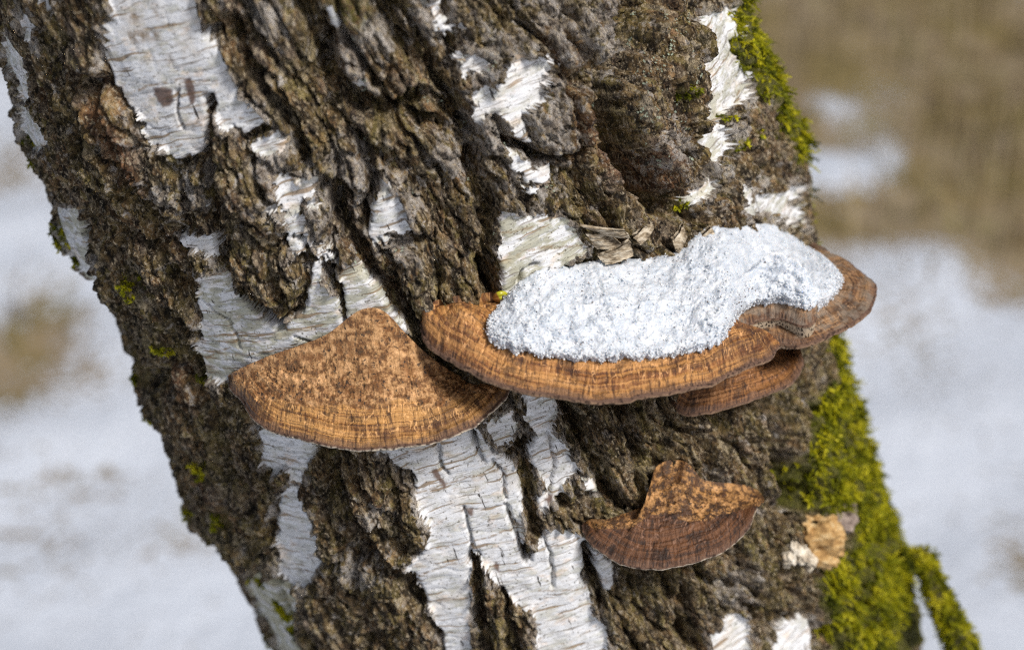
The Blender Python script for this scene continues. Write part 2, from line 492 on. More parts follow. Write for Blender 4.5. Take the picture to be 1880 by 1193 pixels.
# moss area on the right flank (arc, axial outline) and its strength
MOSS = [
 [(1325,-40),(1349,-10),(1352,20),(1360,60),(1378,95),(1420,160),(1435,190),(1450,230),(1470,300),(1480,360),(1490,430),(1495,470),(1480,450),(1465,400),(1452,340),(1440,320),(1415,310),(1410,270),(1395,230),(1375,190),(1355,150),(1340,100),(1330,40)],
 [(1500,610),(1540,600),(1570,760),(1610,900),(1660,1010),(1700,1090),(1720,1240),(1535,1240),(1500,1130),(1482,1060),(1500,1035),(1545,1010),(1552,940),(1500,945),(1450,935),(1430,925),(1440,900),(1462,860),(1468,800),(1470,755),(1490,720),(1520,690),(1505,640)],
]
moss = np.zeros(A2.shape)
wob = 2.0 * mm * fbm(A2 / (10 * mm), S2 / (10 * mm), 3, 101)
for poly in MOSS:
    Q = px2as(poly)
    # carry the patch on round the flank where the photograph cannot see
    far = Q[:, 0] > 1.30 * R0
    Q[far, 0] += 0.030
    moss = np.maximum(moss, sstep(1.5 * mm, -2.5 * mm, poly_sdf(Q, A2 + wob, S2, 10 * mm)))
roundside = sstep(1.38, 1.46, A2 / R0) * sstep(2.1, 1.9, A2 / R0) * sstep(0.1, -0.3, fbm(A2 / 0.05, S2 / 0.08, 3, 103) - 0.15)
moss = np.maximum(moss, roundside)
Hh = Hh + 3.5 * mm * moss * (0.6 + 0.8 * fbm(A2 / 0.012, S2 / 0.012, 3, 105))
TP = surf(A2, S2, Hh)
SURF = np.stack([A2, S2, Hh], -1)
STAIN = np.zeros(A2.shape)
for (x, y, r) in [(630,10,30),(655,25,22),(1390,320,16),(1345,270,14),(1370,250,12),(385,850,26),(250,520,26),(140,430,18),(60,260,16),(355,705,18),(420,940,22),(520,1120,30),(500,1180,30),(300,640,22),(1320,215,10),(1270,380,14),(1240,170,14),(75,290,16),(100,350,18),(120,420,18),(150,470,14),(190,540,14),(300,760,22),(330,850,22),(370,930,20),(480,1060,20),(540,1160,26),(270,680,20)]:
    q = trunk_hit(x, y)[1:3]
    STAIN = np.maximum(STAIN, np.exp(-((A2 - q[0]) ** 2 + (S2 - q[1]) ** 2) / (r * 0.2 * mm) ** 2))

def blobs(L):
    out_ = np.zeros(A2.shape)
    for (x, y, r) in L:
        q_ = trunk_hit(x, y)[1:3]
        out_ = np.maximum(out_, np.exp(-((A2 - q_[0]) ** 2 + ((S2 - q_[1]) * 0.8) ** 2) / (r * 0.2 * mm) ** 2))
    return out_
PALE = blobs([(950,170,95),(880,120,50),(905,240,60),(975,320,60),(1000,240,60),(550,360,60),(575,440,45),(715,380,60),(730,440,40),(800,30,50),(640,100,45),(690,60,40),(490,30,40),(300,360,35),(350,350,35),(640,310,40),(830,300,40),(500,300,40),(1390,370,50),(1300,330,50),(1230,270,45),(1100,60,70),(1340,250,40),(920,800,60),(1240,920,50),(1300,890,35),(1350,1090,50),(660,1050,40),(700,930,30),(1010,20,60)])
LENT = np.zeros(A2.shape); PEEL = np.zeros(A2.shape)
for pts in [[(243,132),(300,118),(352,108)],[(212,48),(255,30),(305,18)],[(295,33),(330,27),(362,22)],[(268,56),(300,46),(338,41)],[(235,70),(300,62),(372,57)],[(245,168),(290,156),(345,143)],[(352,150),(400,145)],[(325,202),(385,190)],[(325,231),(382,225)],[(408,222),(446,212)],[(380,105),(410,102)],[(312,270),(335,265)],
            [(430,655),(500,645),(560,640)],[(470,570),(520,608),(600,606)],[(660,590),(735,585)],[(380,620),(440,612),(485,618)],[(375,660),(420,640)],[(930,470),(1000,455),(1070,452)],[(925,430),(980,418)],[(700,850),(760,828),(830,815)],[(765,905),(840,885),(930,862)],[(800,1010),(900,985),(960,960)],[(760,1060),(820,1040),(862,1035)],[(785,1110),(862,1098)],[(980,1010),(1060,985)],[(990,1080),(1075,1075)]]:
    LENT = np.maximum(LENT, sstep(0.55 * mm, 0.15 * mm, line_dist(px2as(pts), A2 + 0.4 * mm * fbm(A2 / 0.004, S2 / 0.004, 2, 111), S2 + 0.7 * mm * fbm(A2 / 0.006, S2 / 0.006, 2, 113), 3 * mm)))
for poly in [[(280,162),(300,160),(315,165),(318,185),(312,195),(300,198),(288,190)],[(336,145),(350,143),(358,160),(357,190),(350,192),(342,170)],[(322,165),(326,200),(332,228),(324,205)],[(385,178),(396,200),(388,230)],[(790,868),(800,862),(820,895),(815,900)],[(1000,915),(1015,905),(1010,930)],[(845,940),(870,935),(868,950)],[(905,1040),(912,1030),(920,1055)]]:
    PEEL = np.maximum(PEEL, sstep(0.5 * mm, -0.5 * mm, poly_sdf(px2as(poly), A2 + 0.9 * mm * fbm(A2 / 0.003, S2 / 0.003, 3, 115), S2, 4 * mm)))
RUST = blobs([(200,200,45),(225,260,45),(250,310,40),(280,420,40),(650,90,40),(670,130,35),(1240,350,60),(1220,300,50),(395,880,40),(330,700,35),(385,560,30),(1060,240,45),(690,900,40),(1120,280,40),(1320,880,25),(860,330,30)])

PALE = np.maximum(PALE, 0.75 * np.exp(-(np.minimum(MW, 0) / (3.2 * mm)) ** 2))

# ------------------------------------------------------------------ bark materials
def bark_material():
    m = Mat('corky_dark_bark')
    v = m.attr('surf', True)
    wob = m.mul(m.noise(m.mul(v, (160, 160, 160)), 1, 3, out='Color'), (0.0025, 0.004, 0))
    vw = m.add(v, wob)
    a = m.noise(m.mul(vw, (320, 120, 250)), 1, 8, 0.72)
    col = m.ramp(a, [(0.35, (0.013, 0.008, 0.004)), (0.43, (0.060, 0.037, 0.015)), (0.49, (0.175, 0.113, 0.048)), (0.555, (0.38, 0.272, 0.135)), (0.67, (0.72, 0.60, 0.42))])
    hue = m.ramp(m.attr('flake'), [(0.0, (0.060, 0.040, 0.020)), (0.14, (0.24, 0.16, 0.075)), (0.32, (0.31, 0.25, 0.215)), (0.46, (0.17, 0.105, 0.050)), (0.58, (0.42, 0.235, 0.115)), (0.70, (0.28, 0.235, 0.075)), (0.84, (0.58, 0.49, 0.36)), (0.95, (0.70, 0.62, 0.52))], 'CONSTANT')
    col = m.mix(0.55, col, m.mix(m.step(a, 0.36, 0.62), tuple([0.012, 0.009, 0.006]), m.mix(0.35, hue, (1.0, 1.0, 1.0), 'SOFT_LIGHT')))
    slab = m.ramp(m.attr('slab'), [(0.0, (0.80, 0.76, 0.68)), (0.5, (1.0, 0.99, 0.93)), (1.0, (1.0, 0.97, 0.90))])
    col = m.mix(1.0, col, slab, 'MULTIPLY')
    b = m.noise(m.mul(vw, (75, 42, 60)), 1, 4, 0.6)
    col = m.mix(m.math('MULTIPLY', m.step(b, 0.46, 0.62), 0.55), col, m.mix(m.step(a, 0.36, 0.66), (0.030, 0.024, 0.006), (0.36, 0.285, 0.085)))
    c = m.noise(m.add(m.mul(vw, (60, 28, 60)), (3.1, 8.2, 0)), 1, 4, 0.6)
    cfac = m.math('ADD', m.math('MULTIPLY', m.step(c, 0.54, 0.70), 0.5), m.math('MULTIPLY', m.attr('rust'), m.step(c, 0.36, 0.56)), True)
    col = m.mix(m.math('MULTIPLY', cfac, 0.8), col, m.mix(m.step(a, 0.34, 0.66), (0.045, 0.016, 0.007), (0.42, 0.20, 0.095)))
    d = m.noise(m.add(m.mul(vw, (95, 50, 60)), (13.1, 2.2, 0)), 1, 4, 0.6)
    col = m.mix(m.math('MULTIPLY', m.step(d, 0.53, 0.68), 0.5), col, m.mix(m.step(a, 0.34, 0.66), (0.05, 0.036, 0.030), (0.46, 0.37, 0.31)))
    pl = m.noise(m.add(m.mul(vw, (210, 160, 160)), (1.1, 4.2, 0)), 1, 6, 0.68)
    pf = m.step(m.math('ADD', pl, m.math('MULTIPLY', m.attr('pale'), 0.22)), 0.585, 0.665)
    col = m.mix(m.math('MULTIPLY', pf, 0.85), col, m.mix(m.step(a, 0.40, 0.60), (0.34, 0.28, 0.225), (0.70, 0.655, 0.61)))
    sp = m.noise(m.mul(vw, (950, 450, 800)), 1, 3, 0.6)
    col = m.mix(m.math('MULTIPLY', m.step(sp, 0.545, 0.64), 0.85), col, (0.66, 0.54, 0.37))
    dk = m.noise(m.add(m.mul(vw, (620, 230, 600)), (7, 3, 0)), 1, 4, 0.65)
    col = m.mix(m.math('MULTIPLY', m.step(dk, 0.55, 0.62), 0.88), col, (0.012, 0.008, 0.005))
    st = m.attr('stain')
    sn = m.noise(m.mul(v, (500, 400, 400)), 1, 4, 0.6)
    stf = m.math('MULTIPLY', st, m.step(sn, 0.38, 0.58), True)
    col = m.mix(m.math('MULTIPLY', stf, 0.8), col, m.mix(sn, (0.07, 0.075, 0.006), (0.24, 0.22, 0.03)))
    mo = m.attr('moss')
    col = m.mix(m.math('MULTIPLY', mo, 0.85), col, m.mix(sn, (0.045, 0.050, 0.005), (0.20, 0.20, 0.014)))
    nb = m.noise(m.mul(vw, (900, 500, 900)), 1, 6, 0.7)
    nrm = m.bump(nb, 1.0, 0.0024)
    nrm = m.bump(a, 1.0, 0.0030, nrm)
    rough = m.rng(sp, 0.3, 0.7, 0.95, 0.55)
    return m.bsdf(Base_Color=col, Roughness=rough, Normal=nrm, Specular_IOR_Level=0.35)

def white_material():
    m = Mat('papery_white_bark')
    v = m.attr('surf', True)
    big = m.noise(m.mul(v, (70, 60, 60)), 1, 4, 0.6)
    col = m.ramp(big, [(0.3, (0.60, 0.60, 0.60)), (0.5, (0.74, 0.75, 0.775)), (0.7, (0.70, 0.665, 0.62))])
    fine = m.noise(m.mul(v, (260, 900, 600)), 1, 5, 0.65)
    col = m.mix(m.math('MULTIPLY', m.step(fine, 0.49, 0.66), 0.5), col, (0.42, 0.395, 0.37))
    peach = m.noise(m.add(m.mul(v, (110, 190, 60)), (4, 1, 0)), 1, 4, 0.6)
    col = m.mix(m.math('MULTIPLY', m.step(peach, 0.54, 0.70), 0.55), col, (0.72, 0.56, 0.43))
    g = m.attr('green')
    gn = m.noise(m.add(m.mul(v, (90, 260, 60)), (9, 5, 0)), 1, 6, 0.7)
    gthr = m.math('SUBTRACT', gn, m.math('MULTIPLY', g, 0.10))
    gf = m.step(gthr, 0.50, 0.40)
    col = m.mix(m.math('MULTIPLY', gf, m.rng(g, 0, 1, 0.35, 0.85)), col, m.mix(fine, (0.13, 0.12, 0.035), (0.42, 0.40, 0.22)))
    # lenticels: short tan dashes across the trunk, and rib lines
    warp = m.mul(m.noise(m.mul(v, (60, 60, 60)), 1, 2, out='Color'), (0.0, 0.006, 0))
    vl = m.add(v, warp)
    le = m.noise(m.mul(vl, (38, 560, 1)), 1, 1.5, 0.5)
    lf = m.step(le, 0.625, 0.66)
    lcol = m.mix(m.noise(m.mul(v, (300, 300, 300)), 1, 2), (0.10, 0.075, 0.045), (0.42, 0.28, 0.15))
    col = m.mix(m.math('MULTIPLY', lf, 0.85), col, lcol)
    le2 = m.noise(m.add(m.mul(vl, (55, 1300, 1)), (5, 2, 0)), 1, 1.0, 0.5)
    col = m.mix(m.math('MULTIPLY', m.step(le2, 0.62, 0.68), 0.75), col, (0.20, 0.17, 0.14))
    col = m.mix(m.math('MULTIPLY', m.math('MULTIPLY', m.attr('lent'), m.step(m.noise(m.mul(v, (400, 400, 1)), 1, 3), 0.36, 0.52)), 0.9), col, lcol)
    col = m.mix(m.math('MULTIPLY', m.attr('peel'), 0.92), col, m.mix(fine, (0.05, 0.024, 0.016), (0.20, 0.115, 0.08)))
    # thin dark cracks along the trunk
    ck = m.noise(m.add(m.mul(v, (420, 70, 1)), (2, 6, 0)), 1, 3, 0.6, 0.4)
    cf = m.math('MULTIPLY', m.step(ck, 0.665, 0.69), 0.95)
    col = m.mix(cf, col, (0.035, 0.026, 0.02))
    sp = m.noise(m.mul(v, (1000, 900, 900)), 1, 2, 0.5)
    col = m.mix(m.math('MULTIPLY', m.step(sp, 0.63, 0.68), 0.75), col, (0.085, 0.07, 0.045))
    hgt = m.math('SUBTRACT', fine, m.math('ADD', m.math('MULTIPLY', lf, 0.8), m.math('MULTIPLY', cf, 1.2)))
    nrm = m.bump(hgt, 0.55, 0.0009)
    return m.bsdf(Base_Color=col, Roughness=0.62, Normal=nrm, Specular_IOR_Level=0.35)

M_BARK = bark_material()
M_WHITE = white_material()

# ------------------------------------------------------------------ the tree, cut into its plates and patches
tree = empty('birch_tree', surf(np.array([0.0]), np.array([-1.05]), np.array([-R0]))[0],
             'leaning old birch trunk with cracked dark bark and peeling white patches', 'tree')
quad_a = np.arange(nT)                        # closes round the back
I0 = quad_a[:, None] * nS + np.arange(nS - 1)[None, :]
I1 = ((quad_a + 1) % nT)[:, None] * nS + np.arange(nS - 1)[None, :]
FQ = np.stack([I0, I1, I1 + 1, I0 + 1], -1).reshape(-1, 4)
flat = lambda X: X.reshape(-1)
VW = flat(WHT); VID = flat(WID); VCI = flat(CI); VCJ = flat(CJ)
VP = TP.reshape(-1, 3); VS = SURF.reshape(-1, 3); VG = flat(GRN); VM = flat(moss); VST = flat(STAIN); VPA = flat(PALE); VRU = flat(RUST); VLE = flat(LENT); VPE = flat(PEEL); VFK = flat(FLK); VFG = flat(FLG)
fc = FQ[:, 0]
fa = VS[fc, 0] / R0; fs = VS[fc, 1]
dense = (np.abs(fa) < math.radians(100)) & (fs > -0.18) & (fs < 0.19)
fwhite = VW[FQ].mean(1) > 0.5
lab = np.full(len(FQ), -1, np.int64)
dk = dense & ~fwhite
key = (VCI[fc] + 1000) * 4096 + (VCJ[fc] + 2000)
lab[dk] = key[dk]
lw = dense & fwhite & (VID[fc] >= 0)
lab[lw] = -100 - VID[fc][lw]
# one object per connected piece: runs along each column, joined with touching runs of the next
L2 = lab.reshape(nT, nS - 1)
par = []
def find(x):
    while par[x] != x:
        par[x] = par[par[x]]; x = par[x]
    return x
run_id = np.full(L2.shape, -1, np.int64); prev = []
for ci_ in range(nT):
    col_ = L2[ci_]
    st_ = np.flatnonzero(np.r_[True, col_[1:] != col_[:-1]]); en_ = np.r_[st_[1:], len(col_)]
    cur = []
    for a_, b_ in zip(st_.tolist(), en_.tolist()):
        if col_[a_] != -1:
            par.append(len(par)); cur.append((a_, b_, col_[a_], len(par) - 1)); run_id[ci_, a_:b_] = len(par) - 1
    pi = 0
    for a_, b_, l_, r_ in cur:
        while pi < len(prev) and prev[pi][1] <= a_:
            pi += 1
        k_ = pi
        while k_ < len(prev) and prev[k_][0] < b_:
            if prev[k_][2] == l_:
                par[find(r_)] = find(prev[k_][3])
            k_ += 1
    prev = cur
root_of = np.array([find(k_) for k_ in range(len(par))])
comp = np.where(run_id >= 0, root_of[run_id], -1).reshape(-1)
uk, first, inv, cnt = np.unique(comp, return_index=True, return_inverse=True, return_counts=True)
kind_of = lab[first]

def sub_mesh(name, sel):
    fq = FQ[sel]
    vi, fi = np.unique(fq, return_inverse=True)
    return make_mesh(name, VP[vi], fi.reshape(-1, 4), {'surf': VS[vi], 'green': VG[vi], 'moss': VM[vi], 'stain': VST[vi], 'pale': VPA[vi], 'rust': VRU[vi], 'lent': VLE[vi], 'peel': VPE[vi], 'flake': VFK[vi], 'slab': VFG[vi]})

rest = np.ones(len(FQ), bool)
jobs = []
for k, u in enumerate(uk):
    if u == -1:
        continue
    if kind_of[k] >= 0 and cnt[k] < 400:
        continue
    if kind_of[k] < -1 and cnt[k] < 130:
        continue
    jobs.append((kind_of[k], k))
order = np.argsort(inv, kind='stable'); starts = np.r_[0, np.cumsum(cnt)]
for u, k in jobs:
    rest[order[starts[k]:starts[k + 1]]] = False
# what is left: the trunk itself, white outside the traced area as its own material slot
tm = sub_mesh('trunk', rest)
trunk = obj('trunk', tm, M_BARK, tree)
tm.materials.append(M_WHITE)
rw = fwhite[rest].astype(np.int32)
tm.polygons.foreach_set('material_index', rw)
for u, k in jobs:
    sel = order[starts[k]:starts[k + 1]]
    if u >= 0:
        obj('bark_plate', sub_mesh('bark_plate', sel), M_BARK, trunk)
    else:
        obj('white_bark_patch', sub_mesh('white_bark_patch', sel), M_WHITE, trunk)

# a light copy of the trunk's surface to set other things on
st_a, st_s = slice(0, 860, 3), slice(99, 99 + 620, 3)
bt = TP[st_a, st_s]
bvh_trunk = BVHTree.FromPolygons([tuple(p) for p in bt.reshape(-1, 3)], grid_faces(bt.shape[0], bt.shape[1]).tolist())
caps = []                                      # BVHs of the bracket tops
cap_geo = []

def cast(px, py, trees):
    d = Vector(ray(px, py)); o = Vector(CAM); best = None
    for t in trees:
        h = t.ray_cast(o, d)
        if h[0] is not None and (best is None or h[3] < best[1]):
            best = (np.array(h[0]), h[3], np.array(h[1]))
    return best

# ------------------------------------------------------------------ bracket fungi
def fungus_cap_material(name, dark, mid, light, core, pits, ringf=230.0, grey=0.0):
    m = Mat(name)
    ring = m.attr('ring'); arc = m.attr('arc'); cr = m.attr('core'); pit = m.attr('pit')
    pos = m.n('ShaderNodeTexCoord', 'Object')
    comb = lambda kx, ky, dx=0.0: m.n('ShaderNodeCombineXYZ', 0, {0: m.math('ADD', m.math('MULTIPLY', ring, kx), dx), 1: m.math('MULTIPLY', arc, ky), 2: 0.0})
    zone = m.noise(comb(ringf, 9.0), 1, 4, 0.6)
    col = m.ramp(zone, [(0.30, dark), (0.43, mid), (0.52, light), (0.60, mid), (0.72, tuple(c * 1.25 for c in dark))])
    zfine = m.noise(comb(ringf * 4.5, 12.0, 1.7), 1, 3, 0.6)
    col = m.mix(m.math('MULTIPLY', m.step(zfine, 0.50, 0.62), 0.7), col, dark)
    fib = m.noise(comb(130.0, 820.0, 3.0), 1, 6, 0.7)
    col = m.mix(m.math('MULTIPLY', m.step(fib, 0.50, 0.62), 0.6), col, light)
    col = m.mix(m.math('MULTIPLY', m.step(fib, 0.50, 0.38), 0.85), col, dark)
    blot = m.noise(m.mul(pos, (120, 120, 120)), 1, 6, 0.7)
    col = m.mix(m.math('MULTIPLY', m.step(blot, 0.52, 0.64), 0.65), col, tuple(c * 0.6 for c in dark))
    col = m.mix(m.math('MULTIPLY', m.step(blot, 0.47, 0.36), 0.4), col, light)
    swp = m.noise(m.add(m.mul(pos, (48, 48, 48)), (2.0, 5.0, 1.0)), 1, 3, 0.6)
    col = m.mix(m.math('MULTIPLY', m.step(swp, 0.50, 0.64), 0.6), col, dark)
    # pale creases running across the rings
    crs = m.noise(comb(70.0, 230.0, 9.0), 1, 3, 0.6)
    crl = m.step(m.math('ABSOLUTE', m.math('SUBTRACT', crs, 0.5)), 0.014, 0.004)
    col = m.mix(m.math('MULTIPLY', m.math('MULTIPLY', crl, m.step(ring, 0.0025, 0.006)), 0.7), col, tuple(min(1, c * 1.35 + 0.06) for c in light))
    # dusky outer zone
    ed = m.math('ADD', ring, m.math('MULTIPLY', m.math('SUBTRACT', blot, 0.5), 0.012))
    col = m.mix(m.math('MULTIPLY', m.step(ed, 0.0022, 0.0004), 0.75), col, m.mix(m.step(fib, 0.40, 0.60), (0.040, 0.020, 0.015), (0.20, 0.105, 0.06)))
    # crusty centre
    cn = m.noise(m.mul(pos, (300, 300, 300)), 1, 7, 0.75)
    cn2 = m.noise(m.mul(pos, (140, 140, 140)), 1, 5, 0.7)
    ccol = m.ramp(cn, [(0.36, tuple(c * 0.22 for c in core)), (0.45, tuple(c * 0.75 for c in mid)), (0.53, core), (0.66, tuple(min(1, c * 1.55 + 0.06) for c in core))])
    ccol = m.mix(m.math('MULTIPLY', m.step(cn2, 0.50, 0.62), 0.7), ccol, mid)
    spk = m.noise(m.mul(pos, (750, 750, 750)), 1, 3, 0.6)
    ccol = m.mix(m.math('MULTIPLY', m.step(m.math('ADD', spk, m.math('MULTIPLY', m.math('SUBTRACT', cn2, 0.5), 0.35)), 0.60, 0.66), 0.9), ccol, (0.022, 0.014, 0.010))
    cf = m.step(m.math('ADD', m.math('MULTIPLY', m.math('SUBTRACT', cn2, 0.5), 1.1), cr), 0.38, 0.62)
    col = m.mix(m.math('MULTIPLY', cf, m.math('MINIMUM', m.math('MULTIPLY', cr, 3.0), 1.0)), col, ccol)
    col = m.mix(m.math('MULTIPLY', pit, pits), col, (0.028, 0.018, 0.013))
    if grey:
        gr = m.noise(m.mul(pos, (200, 200, 200)), 1, 5, 0.65)
        col = m.mix(m.math('MULTIPLY', m.step(gr, 0.45, 0.60), grey), col, (0.28, 0.235, 0.185))
    h = m.math('ADD', m.math('MULTIPLY', fib, 0.7), m.math('MULTIPLY', cn, 0.5))
    nrm = m.bump(h, 1.0, 0.0013)
    return m.bsdf(Base_Color=col, Roughness=m.rng(fib, 0.3, 0.7, 0.7, 0.38), Normal=nrm, Specular_IOR_Level=0.5)

def margin_material(name, pale):
    m = Mat(name)
    arc = m.attr('arc'); low = m.attr('low')
    pos = m.n('ShaderNodeTexCoord', 'Object')
    n = m.noise(m.mul(pos, (300, 300, 300)), 1, 4, 0.6)
    col = m.mix(m.step(m.math('ADD', low, m.math('MULTIPLY', m.math('SUBTRACT', n, 0.5), 0.7)), 0.30, 0.62), m.mix(n, (0.05, 0.03, 0.025), (0.20, 0.115, 0.075)), pale)
    col = m.mix(m.math('MULTIPLY', m.step(m.noise(m.mul(pos, (700, 700, 700)), 1, 3), 0.50, 0.62), 0.8), col, (0.025, 0.014, 0.010))
    return m.bsdf(Base_Color=col, Roughness=0.8, Specular_IOR_Level=0.2, Normal=m.bump(n, 0.9, 0.0012))

def pore_material():
    m = Mat('bracket_pores')
    ring = m.attr('ring'); arc = m.attr('arc')
    c = m.n('ShaderNodeCombineXYZ', 0, {0: m.math('MULTIPLY', ring, 420.0), 1: m.math('MULTIPLY', arc, 1050.0), 2: 0.0})
    wv = m.noise(c, 0.35, 2, out='Color')
    v = m.vor(m.add(c, m.mul(wv, (1.6, 1.6, 0))), 1.0, 'DISTANCE_TO_EDGE')
    f = m.step(v, 0.10, 0.34)
    pos = m.n('ShaderNodeTexCoord', 'Object')
    n = m.noise(m.mul(pos, (200, 200, 200)), 1, 4, 0.6)
    col = m.mix(f, m.mix(n, (0.40, 0.29, 0.18), (0.62, 0.50, 0.36)), (0.05, 0.03, 0.018))
    return m.bsdf(Base_Color=col, Roughness=0.8, Normal=m.bump(m.math('SUBTRACT', 1.0, f), 1.0, 0.0012))

M_MARGIN = margin_material('pale_bracket_margin', (0.56, 0.47, 0.36))
M_MARGIN_D = margin_material('brown_bracket_margin', (0.27, 0.17, 0.105))
M_PORE = pore_material()

def plane_hit(px, py, P, n):
    d = ray(px, py)
    return CAM + d * (((P - CAM) @ n) / (d @ n))

def loft_bracket(parent, spec, mat, cap_name='cap'):
    nu, nv = spec.get('nu', 420), spec.get('nv', 150)
    Pa = trunk_hit(*spec['anchor'])[0] if 'anchor' in spec else spec['point']
    tau, roll = math.radians(spec['tilt']), math.radians(spec['roll'])
    X = np.array([math.cos(roll), 0, -math.sin(roll)])              # right side lower for a positive roll
    O = np.array([0, -math.cos(tau), -math.sin(tau)])
    n = np.cross(O, X); n = n / np.linalg.norm(n); n = n if n[2] > 0 else -n
    rim = catmull([(*p, 0) for p in spec['rim']], nu)
    F = np.array([plane_hit(x, y, Pa, n) for x, y, _ in rim])
    bp = []
    for x, y, mode in spec['back']:
        if mode == 'T':
            hit = cast(x, y, [bvh_trunk])
            P = hit[0] if hit is not None else trunk_hit(x, y)[0]
        else:
            P = plane_hit(x, y, Pa, n) + n * (mode if not isinstance(mode, str) else 0)
        bp.append(P)
    B = catmull(np.array(bp), nu)
    kw = max(5, nu // 22) | 1
    Bpad = np.vstack([B[:1].repeat(kw // 2, 0), B, B[-1:].repeat(kw // 2, 0)])
    Bs = np.stack([np.convolve(Bpad[:, c], np.ones(kw) / kw, 'valid') for c in range(3)], -1)
    wt = (sstep(0, 0.06, np.linspace(0, 1, nu)) * sstep(1, 0.94, np.linspace(0, 1, nu)))[:, None]
    B = B * (1 - wt) + Bs * wt
    rd = B - AX0; rd -= AXD * (rd @ AXD)[:, None]; rd /= np.linalg.norm(rd, axis=1)[:, None]
    B = B + rd * spec.get('off', 1.2) * mm * wt
    u = np.linspace(0, 1, nu)
    sd = spec['seed']
    # wavy growing edge
    arc = np.r_[0, np.cumsum(np.linalg.norm(np.diff(F, axis=0), axis=1))]
    ctr = B[nu // 2]
    outv = F - (B * 0.5 + ctr * 0.5); outv -= n * (outv @ n)[:, None]; outv /= np.linalg.norm(outv, axis=1)[:, None] + 1e-9
    wv = fbm(arc / 0.016, arc * 0 + 3.3, 4, sd) ; wv2 = fbm(arc / 0.022, arc * 0 + 8.1, 4, sd + 9)
    taper = sstep(0, 0.06, u) * sstep(1, 0.94, u)
    F = F + outv * (wv * 1.6 * mm + 0.5 * mm * fbm(arc / 0.0035, arc * 0 + 5.3, 3, sd + 31))[:, None] + n * (wv2 * spec.get('wave', 1.6) * mm * taper)[:, None]
    # lofted top: extra rows run on into the trunk
    d = np.r_[np.linspace(-0.12, 0, 8)[:-1], np.linspace(0, 1, nv)]
    D, = np.broadcast_arrays(d[None, :])
    dc = np.clip(d, -0.12, 1)
    ex = spec.get('fall', 1.6)
    wn_ = np.where(dc >= 0, 1 - np.clip(1 - dc, 0, 1) ** ex, dc * ex)
    BF = F - B
    hn = (BF @ n)
    flatv = BF - n[None, :] * hn[:, None]
    T = B[:, None, :] + flatv[:, None, :] * d[None, :, None] + n * (hn[:, None] * wn_[None, :])[..., None]
    dome = spec.get('dome', 3.0) * mm
    T = T + n * (dome * (4 * np.clip(dc, 0, 1) * (1 - np.clip(dc, 0, 1)))[None, :] * sstep(0, 0.12, u)[:, None] * sstep(1, 0.88, u)[:, None])[..., None]
    # distance from the edge drives rings; arc runs along the edge
    V = T.reshape(-1, 3)
    dist = np.full(len(V), 9.0); near = np.zeros(len(V), int)
    Fs = F[::3]
    for c in range(0, len(V), 20000):
        dd = np.linalg.norm(V[c:c + 20000, None, :] - Fs[None, :, :], axis=2)
        near[c:c + 20000] = dd.argmin(1); dist[c:c + 20000] = dd.min(1)
    ringv = dist; arcv = np.repeat(arc, len(d)) * 0.5 + arc[::3][near] * 0.5
    dv = np.tile(dc, nu); uv = np.repeat(u, len(d))
    core = sstep(spec.get('core', (0.75, 0.35))[0], spec.get('core', (0.75, 0.35))[1], dv + 0.10 * fbm(arcv / 0.012, ringv / 0.012, 3, sd + 2)) * spec.get('core_amt', 1.0)
    # relief: growth rings, radial wrinkles, crust and pits
    px_, py_ = np.repeat(arc, len(d)) / mm, dv * np.linalg.norm(flatv, axis=1).max() * 1.25 / mm
    rn = ringv + 1.2 * mm * fbm(arcv / 0.02, ringv / 0.02, 2, sd + 3)
    rel = 1.25 * mm * fbm(rn / (2.8 * mm), arcv / 0.06, 3, sd + 4, 0.65) + 0.55 * mm * fbm(arcv / (1.4 * mm), ringv / (7 * mm), 3, sd + 5, 0.6)
    rel += 0.6 * mm * ridged(arcv / (9 * mm), ringv / (14 * mm), 2, sd + 6) * sstep(0.004, 0.02, ringv)
    p1, p2, pi_, pj_ = worley(px_ / 1.5, py_ / 1.9, sd)
    pk = JR[hsh(pi_, pj_, 7)]
    dens = sstep(-0.15, 0.25, fbm(px_ / 9, py_ / 9, 3, sd + 8))
    pit = sstep(0.42, 0.18, p1 / (0.35 + 1.1 * pk)) * (pk < 0.62) * core * dens
    rel += core * (0.9 * mm * fbm(px_ / 2.4, py_ / 3.0, 4, sd + 7, 0.65)) - 1.0 * mm * pit
    rel *= (sstep(0.0, 0.003, ringv) * 0.9 + 0.1) * sstep(-0.02, 0.10, dv)
    V = V + n * rel[:, None]
    ntop = len(d)
    a0 = {'ring': ringv, 'arc': arcv, 'core': core, 'pit': pit}
    cap = obj(cap_name, make_mesh(cap_name, V, grid_faces(nu, ntop)[:, ::-1], a0), mat, parent)
    cap_geo.append(([tuple(p) for p in V.reshape(nu, ntop, 3)[::3, ::2].reshape(-1, 3)], grid_faces(len(range(0, nu, 3)), len(range(0, ntop, 2))).tolist()))
    caps.append(BVHTree.FromPolygons(*cap_geo[-1]))
    # rounded margin
    te = spec.get('edge', 2.2) * mm
    k = np.linspace(0, 1, 9)
    ang = k * math.pi * 0.92
    tv = (0.55 + 0.45 * taper) * (1 + 0.35 * fbm(arc / 0.010, arc * 0 + 1.7, 3, sd + 12))
    E = V.reshape(nu, ntop, 3)[:, -1, :]
    Mg = E[:, None, :] + outv[:, None, :] * (np.sin(ang)[None, :] * te * 0.45 * tv[:, None])[..., None] - n * ((1 - np.cos(ang))[None, :] * te * 0.5 * tv[:, None])[..., None]
    mr = np.repeat(arc, len(k)); low = np.tile(k, nu)
    jit = 0.25 * mm * fbm(mr / (1.8 * mm), low * 3, 3, sd + 13)
